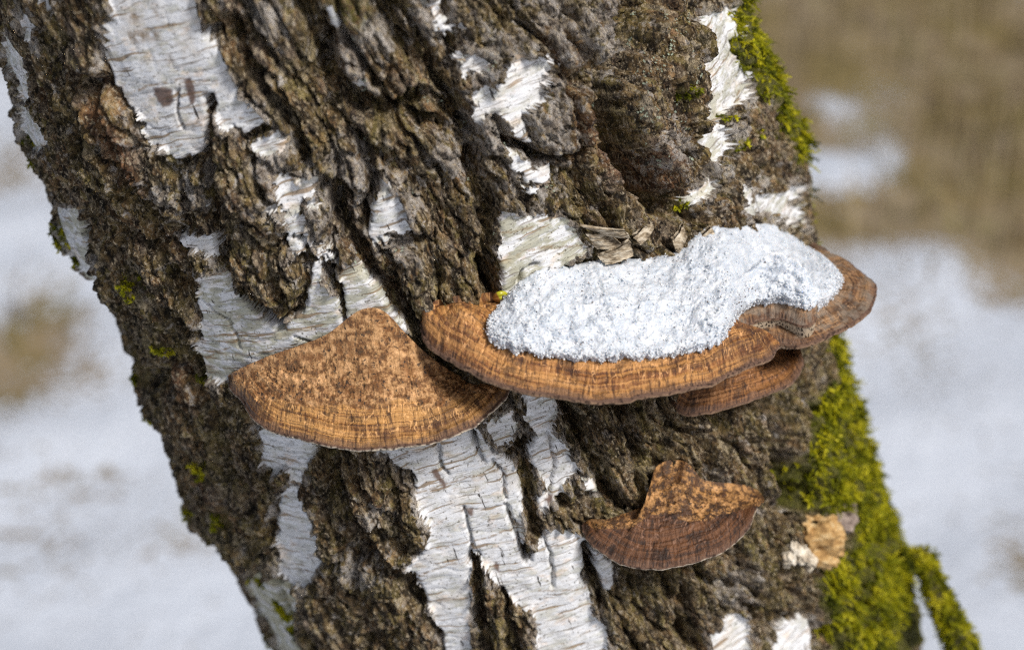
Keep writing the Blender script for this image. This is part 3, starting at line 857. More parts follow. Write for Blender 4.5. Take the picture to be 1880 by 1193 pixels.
    Mg = Mg.reshape(-1, 3) + np.repeat(outv, len(k), 0) * (jit * np.sin(np.tile(ang, nu)))[:, None]
    margin = obj('margin', make_mesh('margin', Mg, grid_faces(nu, len(k))[:, ::-1], {'arc': mr, 'low': low}), spec.get('margin_mat', M_MARGIN), cap)
    # pore surface underneath, running down into the trunk
    L = Mg.reshape(nu, len(k), 3)[:, -1, :]
    thick = spec.get('thick', 16) * mm
    BL = B - AXD * thick * (0.35 + 0.65 * np.sin(math.pi * u) ** 0.6)[:, None] - EF * 0.012
    nd = 30
    q = np.linspace(0, 1, nd)
    drop = spec.get('drop', 0.0) * mm
    Un = L[:, None, :] * (1 - q)[None, :, None] + BL[:, None, :] * q[None, :, None]
    Un = Un - n * (drop * (sstep(0, 0.12, q) * sstep(1.0, 0.3, q))[None, :] * (np.sin(math.pi * u) ** 0.7)[:, None])[..., None]
    ur = (np.linalg.norm(Un - L[:, None, :], axis=2)).reshape(-1); ua = np.repeat(arc, nd)
    obj('pore_surface', make_mesh('pore_surface', Un.reshape(-1, 3), grid_faces(nu, nd)[:, ::-1], {'ring': ur, 'arc': ua}), M_PORE, cap)
    return cap

M_CAP1 = fungus_cap_material('tan_zoned_cap', (0.060, 0.023, 0.009), (0.26, 0.105, 0.028), (0.64, 0.335, 0.108), (0.50, 0.272, 0.110), 0.95, 300)
M_CAP2 = fungus_cap_material('orange_brown_cap', (0.055, 0.019, 0.007), (0.25, 0.090, 0.022), (0.56, 0.275, 0.085), (0.26, 0.11, 0.04), 0.6, 240)
M_CAP3 = fungus_cap_material('weathered_brown_cap', (0.040, 0.019, 0.010), (0.17, 0.072, 0.026), (0.40, 0.225, 0.105), (0.17, 0.08, 0.04), 0.7, 280, 0.5)
M_CAP4 = fungus_cap_material('dark_zoned_cap', (0.030, 0.012, 0.006), (0.14, 0.050, 0.014), (0.38, 0.17, 0.055), (0.14, 0.055, 0.02), 0.6, 420)
M_CAP5 = fungus_cap_material('deep_brown_cap', (0.018, 0.008, 0.005), (0.070, 0.026, 0.009), (0.17, 0.068, 0.024), (0.40, 0.20, 0.062), 0.5, 240)

b1 = dict(anchor=(880, 706), tilt=14, roll=-9, seed=21, nu=400, nv=130, fall=2.3, dome=3.5, edge=1.7, thick=20, off=4.0,
          rim=[(420,690),(428,715),(447,738),(462,765),(500,786),(560,806),(620,817),(690,821),(760,813),(820,800),(870,780),(910,745),(928,724),(937,706)],
          back=[(422,686,'P'),(445,678,'T'),(500,664,'T'),(560,650,'T'),(610,636,'T'),(645,616,'T'),(668,602,'T'),(692,597,'T'),(718,603,'T'),(745,628,'T'),(790,664,'T'),(845,690,'T'),(900,702,'T'),(935,704,'P')], core=(0.62, 0.44))
b2 = dict(margin_mat=M_MARGIN_D, anchor=(790, 598), tilt=12, roll=5, seed=45, nu=460, nv=100, fall=1.3, dome=5.0, edge=2.2, thick=20, core=(0.35, 0.15), core_amt=0.4,
          rim=[(772,590),(780,612),(800,638),(835,662),(880,688),(930,706),(985,718),(1040,727),(1100,731),(1160,729),(1220,722),(1280,707),(1330,688),(1380,668),(1415,650),(1433,633)],
          back=[(772,586,'P'),(780,570,'T'),(805,558,'T'),(850,553,'T'),(900,551,'T'),(960,540,'T'),(1050,520,'T'),(1150,515,'T'),(1230,530,'T'),(1285,590,0.010),(1345,607,0.003),(1400,613,0.001),(1432,630,0.0)])
b3 = dict(margin_mat=M_MARGIN_D, anchor=(1395, 520), tilt=8, roll=-6, seed=63, nu=340, nv=90, fall=1.3, dome=3.0, edge=1.9, thick=16, core=(0.3, 0.1), core_amt=0.6, wave=2.6,
          rim=[(1330,603),(1370,614),(1420,626),(1468,632),(1500,620),(1530,606),(1560,592),(1590,570),(1604,545),(1604,522),(1585,500),(1555,480),(1530,470),(1512,454),(1494,446)],
          back=[(1330,600,0.002),(1345,570,'T'),(1370,540,'T'),(1395,515,'T'),(1415,500,'T'),(1432,490,'T'),(1450,478,'T'),(1468,466,'T'),(1490,448,'P')])
b3b = dict(margin_mat=M_MARGIN_D, point=trunk_hit(1395, 520)[0] + np.array([0, 0, 0.008]), tilt=8, roll=-6, seed=77, nu=200, nv=60, fall=1.5, dome=2.0, edge=1.2, thick=10, core=(0.3, 0.1), core_amt=0.4, wave=2.2, drop=17,
          rim=[(1333,608),(1352,604),(1378,592),(1405,585),(1432,584),(1452,590),(1470,597),(1488,595),(1502,584)],
          back=[(1334,600,0.001),(1350,580,0.008),(1380,560,0.014),(1420,548,0.017),(1455,552,0.014),(1480,560,0.009),(1502,576,0.002)])
b4 = dict(margin_mat=M_MARGIN_D, anchor=(1330, 668), tilt=16, roll=2, seed=85, nu=300, nv=80, fall=1.4, dome=3.0, edge=1.5, thick=14, core=(0.3, 0.1), core_amt=0.3, drop=2,
          rim=[(1205,716),(1225,733),(1245,748),(1268,757),(1300,754),(1345,744),(1390,728),(1430,710),(1458,694),(1474,670),(1470,650),(1452,632)],
          back=[(1208,708,'T'),(1240,690,'T'),(1290,665,'T'),(1340,645,'T'),(1390,630,'T'),(1430,622,'T'),(1450,628,'P')])
b5 = dict(anchor=(1085, 958), tilt=20, roll=-2, seed=99, nu=320, nv=110, fall=2.3, dome=3.5, edge=1.3, thick=14, off=6.0, core=(0.56, 0.40),
          rim=[(1073,962),(1077,982),(1092,1004),(1118,1022),(1155,1035),(1205,1041),(1250,1037),(1290,1026),(1330,1008),(1362,982),(1380,955),(1386,928)],
          back=[(1074,958,'P'),(1090,948,'T'),(1120,940,'T'),(1155,930,'T'),(1174,912,'T'),(1178,885,'T'),(1190,866,'T'),(1218,858,'T'),(1246,866,'T'),(1266,888,'T'),(1300,892,'T'),(1340,893,'T'),(1370,900,'T'),(1386,920,'P')])
GR = 'bracket fungi growing on the birch trunk'
def fungus(label, spec, mat):
    root = empty('bracket_fungus', trunk_hit(*spec['anchor'])[0], label, 'fungus', GR)
    loft_bracket(root, spec, mat)
    return root
fungus('tan bracket fungus with pitted crusty top and ringed edge, free of snow', b1, M_CAP1)
fungus('wide orange-brown bracket fungus carrying most of the snow heap', b2, M_CAP2)
f3 = fungus('greyish-brown wavy bracket fungus jutting past the mossy flank under the end of the snow', b3, M_CAP3)
loft_bracket(f3, b3b, M_CAP3, 'front_lobe')
fungus('small ringed brown bracket fungus tucked beneath the snow-laden one', b4, M_CAP4)
fungus('dark brown bracket fungus with ochre fuzzy centre, alone low on the trunk', b5, M_CAP5)

# ------------------------------------------------------------------ snow heap on the brackets
def snow_material(name, sss=True):
    m = Mat(name)
    pos = m.n('ShaderNodeTexCoord', 'Object')
    n = m.noise(m.mul(pos, (900, 900, 900)), 1, 4, 0.6)
    b = m.noise(m.mul(pos, (220, 220, 220)), 1, 4, 0.6)
    v = m.vor(pos, 1100.0)
    col = m.mix(m.step(b, 0.35, 0.65), (0.52, 0.565, 0.63), (0.68, 0.71, 0.755))
    h = m.math('ADD', n, m.math('MULTIPLY', v, 0.6))
    m.bsdf(Base_Color=col, Roughness=0.42, Normal=m.bump(h, 0.5, 0.0005), Specular_IOR_Level=0.5)
    if sss:
        m.bsdf(Subsurface_Weight=0.5, Subsurface_Radius=(0.004, 0.005, 0.006), Subsurface_Scale=0.5)
    return m.m

M_SNOW = snow_material('wet_granular_snow')
front = [(893,600),(900,628),(940,643),(1000,655),(1075,664),(1150,661),(1230,655),(1300,638),(1326,626),(1340,603),(1350,585),(1380,566),(1420,558),(1460,561),(1490,568),(1525,553),(1544,526)]
back = [(893,598),(908,574),(928,548),(955,517),(985,498),(1030,492),(1080,482),(1120,470),(1160,474),(1200,472),(1240,462),(1270,440),(1300,416),(1340,420),(1400,411),(1440,422),(1475,450),(1505,474),(1535,500),(1544,524)]
NU, ND = 420, 190
fr = catmull([(*p, 0) for p in front], NU); fr[8:-8, 1] += 9.0 * fbm(np.arange(NU)[8:-8] / 11.0, np.zeros(NU - 16) + 2.2, 4, 331, 0.65); bk = catmull([(*p, 0) for p in back], NU)
allb = [bvh_trunk] + caps
def edge_pts(arr):
    out = []
    for x, y, _ in arr:
        h = cast(x, y, allb)
        out.append(h[0] if h is not None else out[-1])
    out = np.array(out)
    k = np.ones(15) / 15
    pad = np.vstack([out[:1].repeat(7, 0), out, out[-1:].repeat(7, 0)])
    return np.stack([np.convolve(pad[:, c], k, 'valid') for c in range(3)], -1)
Fp, Bp = edge_pts(fr), edge_pts(bk)
q = np.linspace(-0.03, 1.03, ND); u = np.linspace(0, 1, NU)
nrm_s = np.array([0.05, -0.62, 0.78])
fall = 1 - (1 - np.clip(q, 0, 1)) ** 1.25
S = Bp[:, None, :] * (1 - fall)[None, :, None] + Fp[:, None, :] * fall[None, :, None]
qe = np.clip(q, 0, 1)
prof = (1 - (1 - np.clip(qe / 0.22, 0, 1)) ** 2) * 0 + np.clip(qe, 0, 1) ** 0.5 * (1 - (qe) ** 4) ** 0.9
endt = sstep(0, 0.10, u) * sstep(1, 0.93, u) * 0.9 + 0.1
bul = 8.5 * mm * prof[None, :] * endt[:, None]
S = S + nrm_s * bul[..., None]
cv, cfc, co = [], [], 0
for t_ in cap_geo[1:4]:
    cv += t_[0]; cfc += [[i_ + co for i_ in f_] for f_ in t_[1]]; co = len(cv)
bvh_caps = BVHTree.FromPolygons(cv, cfc)
def above(S_, gap):
    """keep the heap above whatever it lies on"""
    for a_ in range(NU):
        for b_ in range(4, ND - 6):
            o_ = Vector(S_[a_, b_] + nrm_s * 0.03)
            h_ = bvh_caps.ray_cast(o_, Vector(-nrm_s), 0.03 + gap)
            if h_[0] is not None:
                S_[a_, b_] = S_[a_, b_] + nrm_s * (0.03 + gap - h_[3]) * min(1.0, (b_ - 3) / 8, (ND - 6 - b_) / 8)
above(S, 0.004)
for it in range(2):
    kk = 25
    pad = np.concatenate([S[:1].repeat(kk // 2, 0), S, S[-1:].repeat(kk // 2, 0)], 0)
    cs = np.cumsum(np.concatenate([np.zeros((1,) + S.shape[1:]), pad], 0), 0)
    sm = (cs[kk:] - cs[:-kk]) / kk
    keep = (sstep(0.0, 0.06, q) * sstep(1.0, 0.90, q))[None, :, None] * (sstep(0, 0.05, u) * sstep(1, 0.95, u))[:, None, None]
    S = S * (1 - keep) + sm * keep
above(S, 0.002)
X, Y = S[..., 0], S[..., 2] + S[..., 1] * 0.3
lump_s = 3.0 * mm * fbm(X / 0.017, Y / 0.013, 3, 301) + 2.0 * mm * fbm(X / 0.005, Y / 0.004, 4, 305, 0.65)
c1, c2, ci2, cj2 = worley((X + 0.0012 * fbm(X / 0.003, Y / 0.003, 2, 311)) / 0.0052, (Y + 0.0012 * fbm(X / 0.003, Y / 0.003, 2, 313)) / 0.0040, 35)
lump_s += 1.5 * mm * (0.45 - c1) + 1.0 * mm * (JR[hsh(ci2, cj2, 6)] - 0.5) * sstep(0.0, 0.25, c2 - c1)
w1, w2, wi, wj = worley(X / 0.0016, Y / 0.0013, 31)
gran = 0.38 * mm * (JR[hsh(wi, wj, 3)] - 0.5) + 0.30 * mm * (0.5 - w1) + 0.35 * mm * fbm(X / 0.0009, Y / 0.0008, 2, 309)
S = S + nrm_s * ((lump_s + gran) * (0.55 + 0.45 * endt[:, None] * np.clip(prof * 1.4, 0, 1)[None, :]))[..., None]
rag = 3.6 * mm * fbm(X / 0.0045, Y / 0.0045 + 3, 4, 341, 0.65)
dirf = Fp - Bp; dirf /= np.linalg.norm(dirf, axis=1)[:, None]
S = S + dirf[:, None, :] * (rag * sstep(0.55, 1.0, q)[None, :] * sstep(0.02, 0.08, u)[:, None] * sstep(0.98, 0.92, u)[:, None])[..., None]
S = S + dirf[:, None, :] * (0.8 * mm * fbm(X / 0.0012, Y / 0.0012, 2, 345) * sstep(0.8, 1.0, q)[None, :])[..., None]
S = S + (np.abs(q - 0.5) > 0.5)[None, :, None] * nrm_s * -0.004
snow_me = make_mesh('snow_heap', S.reshape(-1, 3), grid_faces(NU, ND)[:, ::-1], {})
heap = empty('snow_heap', Fp[NU // 2], 'heap of wet granular snow lying on the bracket fungi against the trunk', 'snow')
obj('snow_mass', snow_me, M_SNOW, heap)

# coarse ice grains lying on it, and crumbs of bark
def scatter_bits(base, n, rmin, rmax, seed, flatten=1.0, where=None, stick=0.25):
    r = np.random.default_rng(seed)
    B_ = base.reshape(-1, 3)
    idx = r.integers(0, len(B_), n) if where is None else r.choice(where, n)
    C = B_[idx] + r.normal(size=(n, 3)) * 0.0004
    oc = np.array([(1,0,0),(-1,0,0),(0,1,0),(0,-1,0),(0,0,1),(0,0,-1)], float)
    of = np.array([(0,2,4),(2,1,4),(1,3,4),(3,0,4),(2,0,5),(1,2,5),(3,1,5),(0,3,5)])
    rad = r.uniform(rmin, rmax, n) * r.uniform(0.6, 1.3, n)
    L = oc[None] * (0.6 + 0.8 * r.random((n, 6, 1))) * np.array([1, 1, flatten])
    ax = r.normal(size=(n, 3)); ax /= np.linalg.norm(ax, axis=1)[:, None]
    t = r.uniform(0, 6.28, n); c, s_ = np.cos(t)[:, None, None], np.sin(t)[:, None, None]
    A = ax[:, None, :]
    L = L * c + np.cross(np.broadcast_to(A, L.shape), L) * s_ + A * (L * A).sum(-1, keepdims=True) * (1 - c)
    V = C[:, None, :] + L * rad[:, None, None] + nrm_s * (rad * stick)[:, None, None]
    F = (of[None] + (np.arange(n) * 6)[:, None, None]).reshape(-1, 3)
    return V.reshape(-1, 3), F

def ice_material():
    m = Mat('ice_grain')
    return m.bsdf(Base_Color=(0.66, 0.70, 0.76), Roughness=0.14, Subsurface_Weight=0.5, Subsurface_Radius=(0.003, 0.004, 0.005), Subsurface_Scale=0.3)
inner = np.arange(NU * ND).reshape(NU, ND)[3:-3, 6:-3].ravel()
V, F = scatter_bits(S, 2600, 0.0002, 0.0005, 3, where=inner)
edge_i = np.arange(NU * ND).reshape(NU, ND)[3:-3, -14:-3].ravel()
V2, F2 = scatter_bits(S, 1500, 0.0002, 0.00055, 13, where=edge_i)
F = np.vstack([F, F2 + len(V)]); V = np.vstack([V, V2])
obj('ice_grains', make_mesh('ice_grains', V, F, {}, smooth=False), ice_material(), heap, kind='stuff')
def crumb_material():
    m = Mat('bark_crumb')
    n = m.noise(m.n('ShaderNodeTexCoord', 'Object'), 900, 2)
    return m.bsdf(Base_Color=m.mix(n, (0.015, 0.010, 0.008), (0.16, 0.075, 0.035)), Roughness=0.8)
grid_i = np.arange(NU * ND).reshape(NU, ND)
wv = []
for ui in range(0, NU, 2):
    for vi in range(10, ND - 2, 2):
        xx, qq = u[ui], q[vi]
        p = 0.012 + 0.30 * math.exp(-((xx - 0.70) / 0.05) ** 2 - ((qq - 0.86) / 0.16) ** 2) + 0.10 * math.exp(-((qq - 0.98) / 0.05) ** 2) + 0.08 * math.exp(-((xx - 0.52) / 0.04) ** 2 - ((qq - 0.05) / 0.1) ** 2) + 0.06 * math.exp(-((xx - 0.05) / 0.04) ** 2)
        if rng.random() < p:
            wv.append(grid_i[ui, vi])
V, F = scatter_bits(S, 430, 0.00012, 0.0004, 5, 0.5, np.array(wv), 0.5)
obj('bark_crumbs', make_mesh('bark_crumbs', V, F, {}, smooth=False), crumb_material(), heap, kind='stuff')

# ------------------------------------------------------------------ moss on the shaded flank
def moss_material():
    m = Mat('yellow_green_moss')
    t = m.attr('tint'); q_ = m.attr('along')
    col = m.ramp(t, [(0.0, (0.05, 0.06, 0.004)), (0.40, (0.25, 0.26, 0.008)), (0.8, (0.56, 0.51, 0.012)), (1.0, (0.64, 0.58, 0.04))])
    m.bsdf(Base_Color=col, Roughness=0.6, Specular_IOR_Level=0.25)
    tr = m.n('ShaderNodeBsdfTranslucent', 0, {'Color': col})
    mx = m.n('ShaderNodeMixShader', 0, {0: 0.35, 1: m.b.outputs[0], 2: tr})
    m.t.links.new(mx, m.t.nodes['Material Output'].inputs['Surface'])
    return m.m
M_MOSS = moss_material()

def moss_mesh(name, P, Nr, hang, lmin, lmax, seed, spread=0.75):
    """feathery shoots: a thin tapering stem with pairs of tiny leaves"""
    r = np.random.default_rng(seed)
    n = len(P)
    D = Nr * r.uniform(0.35, 1.0, (n, 1)) + hang * r.uniform(-0.2, 1.1, (n, 1)) + r.normal(size=(n, 3)) * spread
    D /= np.linalg.norm(D, axis=1)[:, None]
    Ln = r.uniform(lmin, lmax, n) * r.uniform(0.6, 1.2, n)
    side = np.cross(D, r.normal(size=(n, 3))); side /= np.linalg.norm(side, axis=1)[:, None]
    bend = hang * r.uniform(0.1, 0.7, (n, 1)) + side * r.normal(size=(n, 1)) * 0.3
    Vs, Fs, T, Al = [], [], [], []
    base = 0
    clump = fbm(P[:, 0] / 0.008 + P[:, 1] / 0.011, P[:, 2] / 0.008, 2, seed)
    tint = np.clip(0.48 + 0.95 * clump + r.normal(size=n) * 0.17, 0, 1)
    K = 5
    pts = []
    for k in range(K):
        t = k / (K - 1)
        pts.append(P + D * (Ln * t)[:, None] + bend * (Ln * t * t * 0.5)[:, None])
    wv_ = np.cross(side, D)
    for vec in (side, wv_):
        for k in range(K):
            t = k / (K - 1); wd = 0.00042 * (1 - 0.8 * t)
            Vs += [pts[k] - vec * wd, pts[k] + vec * wd]
    nv_ = 4 * K
    st = np.stack(Vs, 1)
    fs = []
    for b in (0, 2 * K):
        for k in range(K - 1):
            o = b + 2 * k
            fs += [(o, o + 1, o + 3), (o, o + 3, o + 2)]
    leaf = []; lf = []
    for k in range(9):
        t = 0.15 + 0.85 * k / 8
        i0 = min(int(t * (K - 1)), K - 2); f_ = t * (K - 1) - i0
        c = pts[i0] * (1 - f_) + pts[i0 + 1] * f_
        az = r.uniform(0, 6.28, n)
        sv = side * np.cos(az)[:, None] + wv_ * np.sin(az)[:, None]
        ll = (0.0019 * (1 - 0.45 * t) * r.uniform(0.7, 1.3, n))[:, None]
        tip = c + sv * ll + D * ll * 0.7
        wv3 = np.cross(sv, D) * 0.00042
        o = nv_ + 3 * k
        leaf += [c + wv3, c - wv3, tip]; lf.append((o, o + 1, o + 2))
    V_ = np.concatenate([st, np.stack(leaf, 1)], 1)
    nvt = V_.shape[1]
    F_ = (np.array(fs + lf)[None] + (np.arange(n) * nvt)[:, None, None]).reshape(-1, 3)
    return make_mesh(name, V_.reshape(-1, 3), F_, {'tint': np.repeat(tint, nvt), 'along': np.zeros(n * nvt)}, smooth=False)

RAD = np.cos(A2 / R0)[..., None] * EF + np.sin(A2 / R0)[..., None] * ER
mz = (moss * (np.abs(S2) < 0.19) * (np.abs(A2 / R0) < 1.95)).ravel()
gaps = sstep(-0.10, 0.12, fbm(A2 / 0.009, S2 / 0.013, 3, 401)).ravel()
pm = mz * (0.12 + 0.88 * gaps); pm[mz < 0.4] = 0
ii = rng.choice(len(pm), 20000, p=pm / pm.sum())
hang = -AXD * 0.7 + np.array([0, -0.05, -0.5])
mo = obj('moss', moss_mesh('moss', TP.reshape(-1, 3)[ii], RAD.reshape(-1, 3)[ii], hang, 0.0024, 0.0062, 5), M_MOSS, None,
         'shaggy yellow-green moss covering the flank of the birch trunk', 'moss', kind='stuff')
# small tufts and films of moss elsewhere on the bark
pm2 = (STAIN ** 2 * (np.abs(S2) < 0.18)).ravel(); pm2[pm2 < 0.15] = 0
i2 = rng.choice(len(pm2), 900, p=pm2 / pm2.sum())
obj('moss_film', moss_mesh('moss_film', TP.reshape(-1, 3)[i2], RAD.reshape(-1, 3)[i2], hang, 0.0006, 0.0016, 6, 0.9), M_MOSS, trunk, kind='stuff')

# ------------------------------------------------------------------ lichen flecks on the dark plates
def lichen_material():
    m = Mat('grey_green_lichen')
    n = m.noise(m.n('ShaderNodeTexCoord', 'Object'), 1500, 3)
    return m.bsdf(Base_Color=m.mix(n, (0.16, 0.20, 0.14), (0.38, 0.42, 0.33)), Roughness=0.85)
Vl, Fl = [], []
cnt_l = 0
for k in range(75):
    if k < 52:
        x, y = rng.uniform(1150, 1285), rng.uniform(20, 330)
    else:
        x, y = rng.uniform(650, 1100), rng.uniform(40, 480)
    h = cast(x, y, [bvh_trunk])
    if h is None:
        continue
    nn = h[2] / np.linalg.norm(h[2]); nn = nn if nn @ (CAM - h[0]) > 0 else -nn
    tx = np.cross(nn, AXD); tx /= np.linalg.norm(tx); ty = np.cross(nn, tx)
    r0 = rng.uniform(0.0003, 0.0009)
    for q_ in range(rng.integers(2, 5)):
        c = h[0] + nn * 0.0007 + tx * rng.normal() * r0 * 1.3 + ty * rng.normal() * r0 * 1.3
        m_ = 9
        rr = r0 * rng.uniform(0.12, 1.0, m_)
        ang = np.linspace(0, 2 * np.pi, m_, endpoint=False)
        ring_ = c + tx * (rr * np.cos(ang))[:, None] + ty * (rr * np.sin(ang))[:, None] + nn * rng.uniform(-0.0001, 0.0004, (m_, 1))
        Vl.append(np.vstack([c[None] + nn * 0.0003, ring_]))
        Fl += [(cnt_l, cnt_l + 1 + j, cnt_l + 1 + (j + 1) % m_) for j in range(m_)]
        cnt_l += m_ + 1
obj('lichen', make_mesh('lichen', np.vstack(Vl), np.array(Fl), {}), lichen_material(), trunk, kind='stuff')

# ------------------------------------------------------------------ loose flakes of bark above the snow
def flake_material():
    m = Mat('split_bark_flake')
    pos = m.n('ShaderNodeTexCoord', 'Object')
    n = m.noise(m.mul(pos, (260, 260, 900)), 1, 5, 0.65)
    return m.bsdf(Base_Color=m.ramp(n, [(0.34, (0.06, 0.04, 0.022)), (0.48, (0.32, 0.25, 0.165)), (0.64, (0.60, 0.53, 0.42))]), Roughness=0.75, Normal=m.bump(n, 0.8, 0.0008))
M_FLAKE = flake_material()
def flake(corners, lifts, seed, thick=0.0012):
    C = []
    for (x, y), l in zip(corners, lifts):
        h = cast(x, y, [bvh_trunk]); C.append(h[0] + EF * l * mm)
    n_, m_ = 26, 18
    U, V_ = np.meshgrid(np.linspace(0, 1, n_), np.linspace(0, 1, m_), indexing='ij')
    w_ = 0.10 * fbm(U * 4, V_ * 4, 3, seed)
    Uw, Vw = U + w_, V_ + 0.10 * fbm(U * 4 + 9, V_ * 4, 3, seed + 1)
    P = (1 - Uw)[..., None] * ((1 - Vw)[..., None] * C[0] + Vw[..., None] * C[3]) + Uw[..., None] * ((1 - Vw)[..., None] * C[1] + Vw[..., None] * C[2])
    P = P + EF * ((0.9 * mm * fbm(U * 3, V_ * 8, 4, seed + 2)) + 1.2 * mm * np.sin(U * math.pi))[..., None]
    lowr = P - EF * thick * 2.2
    top = P.reshape(-1, 3); bot = lowr.reshape(-1, 3)
    g = grid_faces(n_, m_); idx = np.arange(n_ * m_).reshape(n_, m_); N_ = n_ * m_
    loop = np.r_[idx[:, 0], idx[-1, 1:], idx[-2::-1, -1], idx[0, -2:0:-1]]
    nx = np.roll(loop, -1)
    sidef = np.stack([loop, nx, nx + N_, loop + N_], -1)
    me = make_mesh('bark_flake', np.vstack([top, bot]), np.vstack([g, g[:, ::-1] + N_, sidef]), {}, smooth=False)
    return obj('bark_flake', me, M_FLAKE, trunk)
flake([(1072, 424), (1105, 417), (1138, 440), (1092, 452)], [3, 5, 6, 3], 501)
flake([(1092, 462), (1148, 430), (1156, 455), (1108, 478)], [4, 7, 7, 4], 511)
flake([(1158, 428), (1186, 392), (1194, 404), (1172, 442)], [4, 6, 7, 4], 521)
flake([(1060, 405), (1140, 412), (1150, 424), (1090, 420)], [5, 7, 7, 5], 531)
flake([(1228, 432), (1246, 400), (1252, 420), (1238, 458)], [5, 7, 8, 5], 541)
flake([(1262, 440), (1300, 408), (1306, 420), (1275, 448)], [3, 5, 5, 3], 551)

# ------------------------------------------------------------------ little yellow leaf between snow and bark
def leaf_material():
    m = Mat('yellowing_leaf')
    pos = m.n('ShaderNodeTexCoord', 'Object')
    t = m.attr('tint')
    n = m.noise(m.mul(pos, (500, 500, 500)), 1, 3)
    col = m.mix(m.step(m.math('ADD', t, m.math('MULTIPLY', m.math('SUBTRACT', n, 0.5), 0.4)), 0.30, 0.42), (0.26, 0.11, 0.025), m.mix(n, (0.34, 0.33, 0.012), (0.50, 0.46, 0.03)))
    return m.bsdf(Base_Color=col, Roughness=0.35, Subsurface_Weight=0.2, Subsurface_Radius=(0.002, 0.002, 0.001), Subsurface_Scale=0.3)
h = cast(919, 556, caps + [bvh_trunk])
n_, m_ = 22, 15
U, V_ = np.meshgrid(np.linspace(-1, 1, n_), np.linspace(-1, 1, m_), indexing='ij')
half = 0.0021 * np.sqrt(np.clip(1 - U ** 2 * 0.92, 0, 1))
lx = RT * 1.0 + UP * 0.25; ly = UP * 0.9 - RT * 0.2 - FW * 0.35
lz = -FW
Pl = h[0] + UP * 0.0022 - FW * 0.0015 + lx * (U * 0.0027)[..., None] + ly * (V_ * half)[..., None] + lz * (0.0016 * (1 - U ** 2) - 0.0010 * V_ ** 2 - 0.0006 * (1 - np.abs(V_)) ** 4)[..., None]
lo = Pl - lz * 0.00025
N_ = n_ * m_; g = grid_faces(n_, m_)
obj('leaf', make_mesh('leaf', np.vstack([Pl.reshape(-1, 3), lo.reshape(-1, 3)]), np.vstack([g, g[:, ::-1] + N_]), {'tint': np.tile(((U + 1) / 2).ravel(), 2)}),
    leaf_material(), None, 'tiny yellow-green curled leaf caught between the snow heap and the bark', 'leaf')

# ------------------------------------------------------------------ torn-off remains of an old bracket in the moss
def flesh_material(name, c0, c1, c2):
    m = Mat(name)
    pos = m.n('ShaderNodeTexCoord', 'Object')
    n = m.noise(m.mul(pos, (170, 170, 320)), 1, 6, 0.65)
    return m.bsdf(Base_Color=m.ramp(n, [(0.34, c0), (0.5, c1), (0.66, c2)]), Roughness=0.8, Normal=m.bump(n, 0.9, 0.002))
def lump(name, centre, rad, seed, mat, parent, power=0.55, rough=0.22, hole=None):
    nu_, nv_ = 60, 40
    th = np.linspace(0, 2 * np.pi, nu_, endpoint=False); ph = np.linspace(0.02, np.pi - 0.02, nv_)
    Tm, Pm = np.meshgrid(th, ph, indexing='ij')
    sp_ = lambda v, p: np.sign(v) * np.abs(v) ** p
    x = sp_(np.cos(Tm), power) * sp_(np.sin(Pm), power); y = sp_(np.sin(Tm), power) * sp_(np.sin(Pm), power); z = sp_(np.cos(Pm), power)
    k = 1 + rough * 1.6 * fbm(x * 1.7 + seed, z * 1.7 + y * 1.3, 4, seed, 0.6)
    if hole is not None:
        dd = (x - hole[0]) ** 2 + (z - hole[1]) ** 2
        k = k - 0.75 * np.exp(-dd / 0.06) * (y > 0.2)
    V_ = centre + (x * k * rad[0])[..., None] * RT + (y * k * rad[1])[..., None] * EF + (z * k * rad[2])[..., None] * np.array([0, 0.1, 1.0])
    F_ = []
    idx = np.arange(nu_ * nv_).reshape(nu_, nv_)
    nx = np.roll(idx, -1, 0)
    F_ = np.stack([idx[:, :-1], idx[:, 1:], nx[:, 1:], nx[:, :-1]], -1).reshape(-1, 4)
    return obj(name, make_mesh(name, V_.reshape(-1, 3), F_, {}), mat, parent)
c0 = cast(1492, 985, [bvh_trunk])[0]
br = empty('broken_fungus', c0, 'torn tan stump of a broken-off bracket fungus set in the moss', 'fungus')
M_FL = flesh_material('torn_tan_flesh', (0.20, 0.10, 0.03), (0.50, 0.30, 0.11), (0.70, 0.52, 0.28))
M_CR = flesh_material('grey_crust', (0.08, 0.05, 0.04), (0.26, 0.20, 0.17), (0.46, 0.38, 0.32))
M_WR = flesh_material('white_rot', (0.30, 0.22, 0.14), (0.66, 0.58, 0.46), (0.85, 0.80, 0.70))
at = lambda x, y, up_=0.0: cast(x, y, [bvh_trunk])[0] + EF * up_ * mm
lump('torn_flesh', at(1492, 985, 2), (0.0105, 0.007, 0.0085), 3, M_FL, br, 0.5, 0.5, (0.15, -0.3))
lump('crust', at(1535, 948, 2), (0.0075, 0.006, 0.0042), 8, M_CR, br, 0.8, 0.5)
lump('crust', at(1560, 935, 2), (0.0018, 0.003, 0.0055), 12, M_CR, br, 0.8, 0.5)
for k, (x, y, r) in enumerate([(1446, 1018, 2.6), (1468, 1012, 3.8), (1484, 1022, 2.6), (1455, 1000, 2.4), (1478, 1034, 2.0), (1440, 1028, 1.8)]):
    lump('white_crumb', at(x, y, 2.5), (r * mm, r * mm, r * mm * 0.8), 20 + k, M_WR, br, 0.85, 0.6)

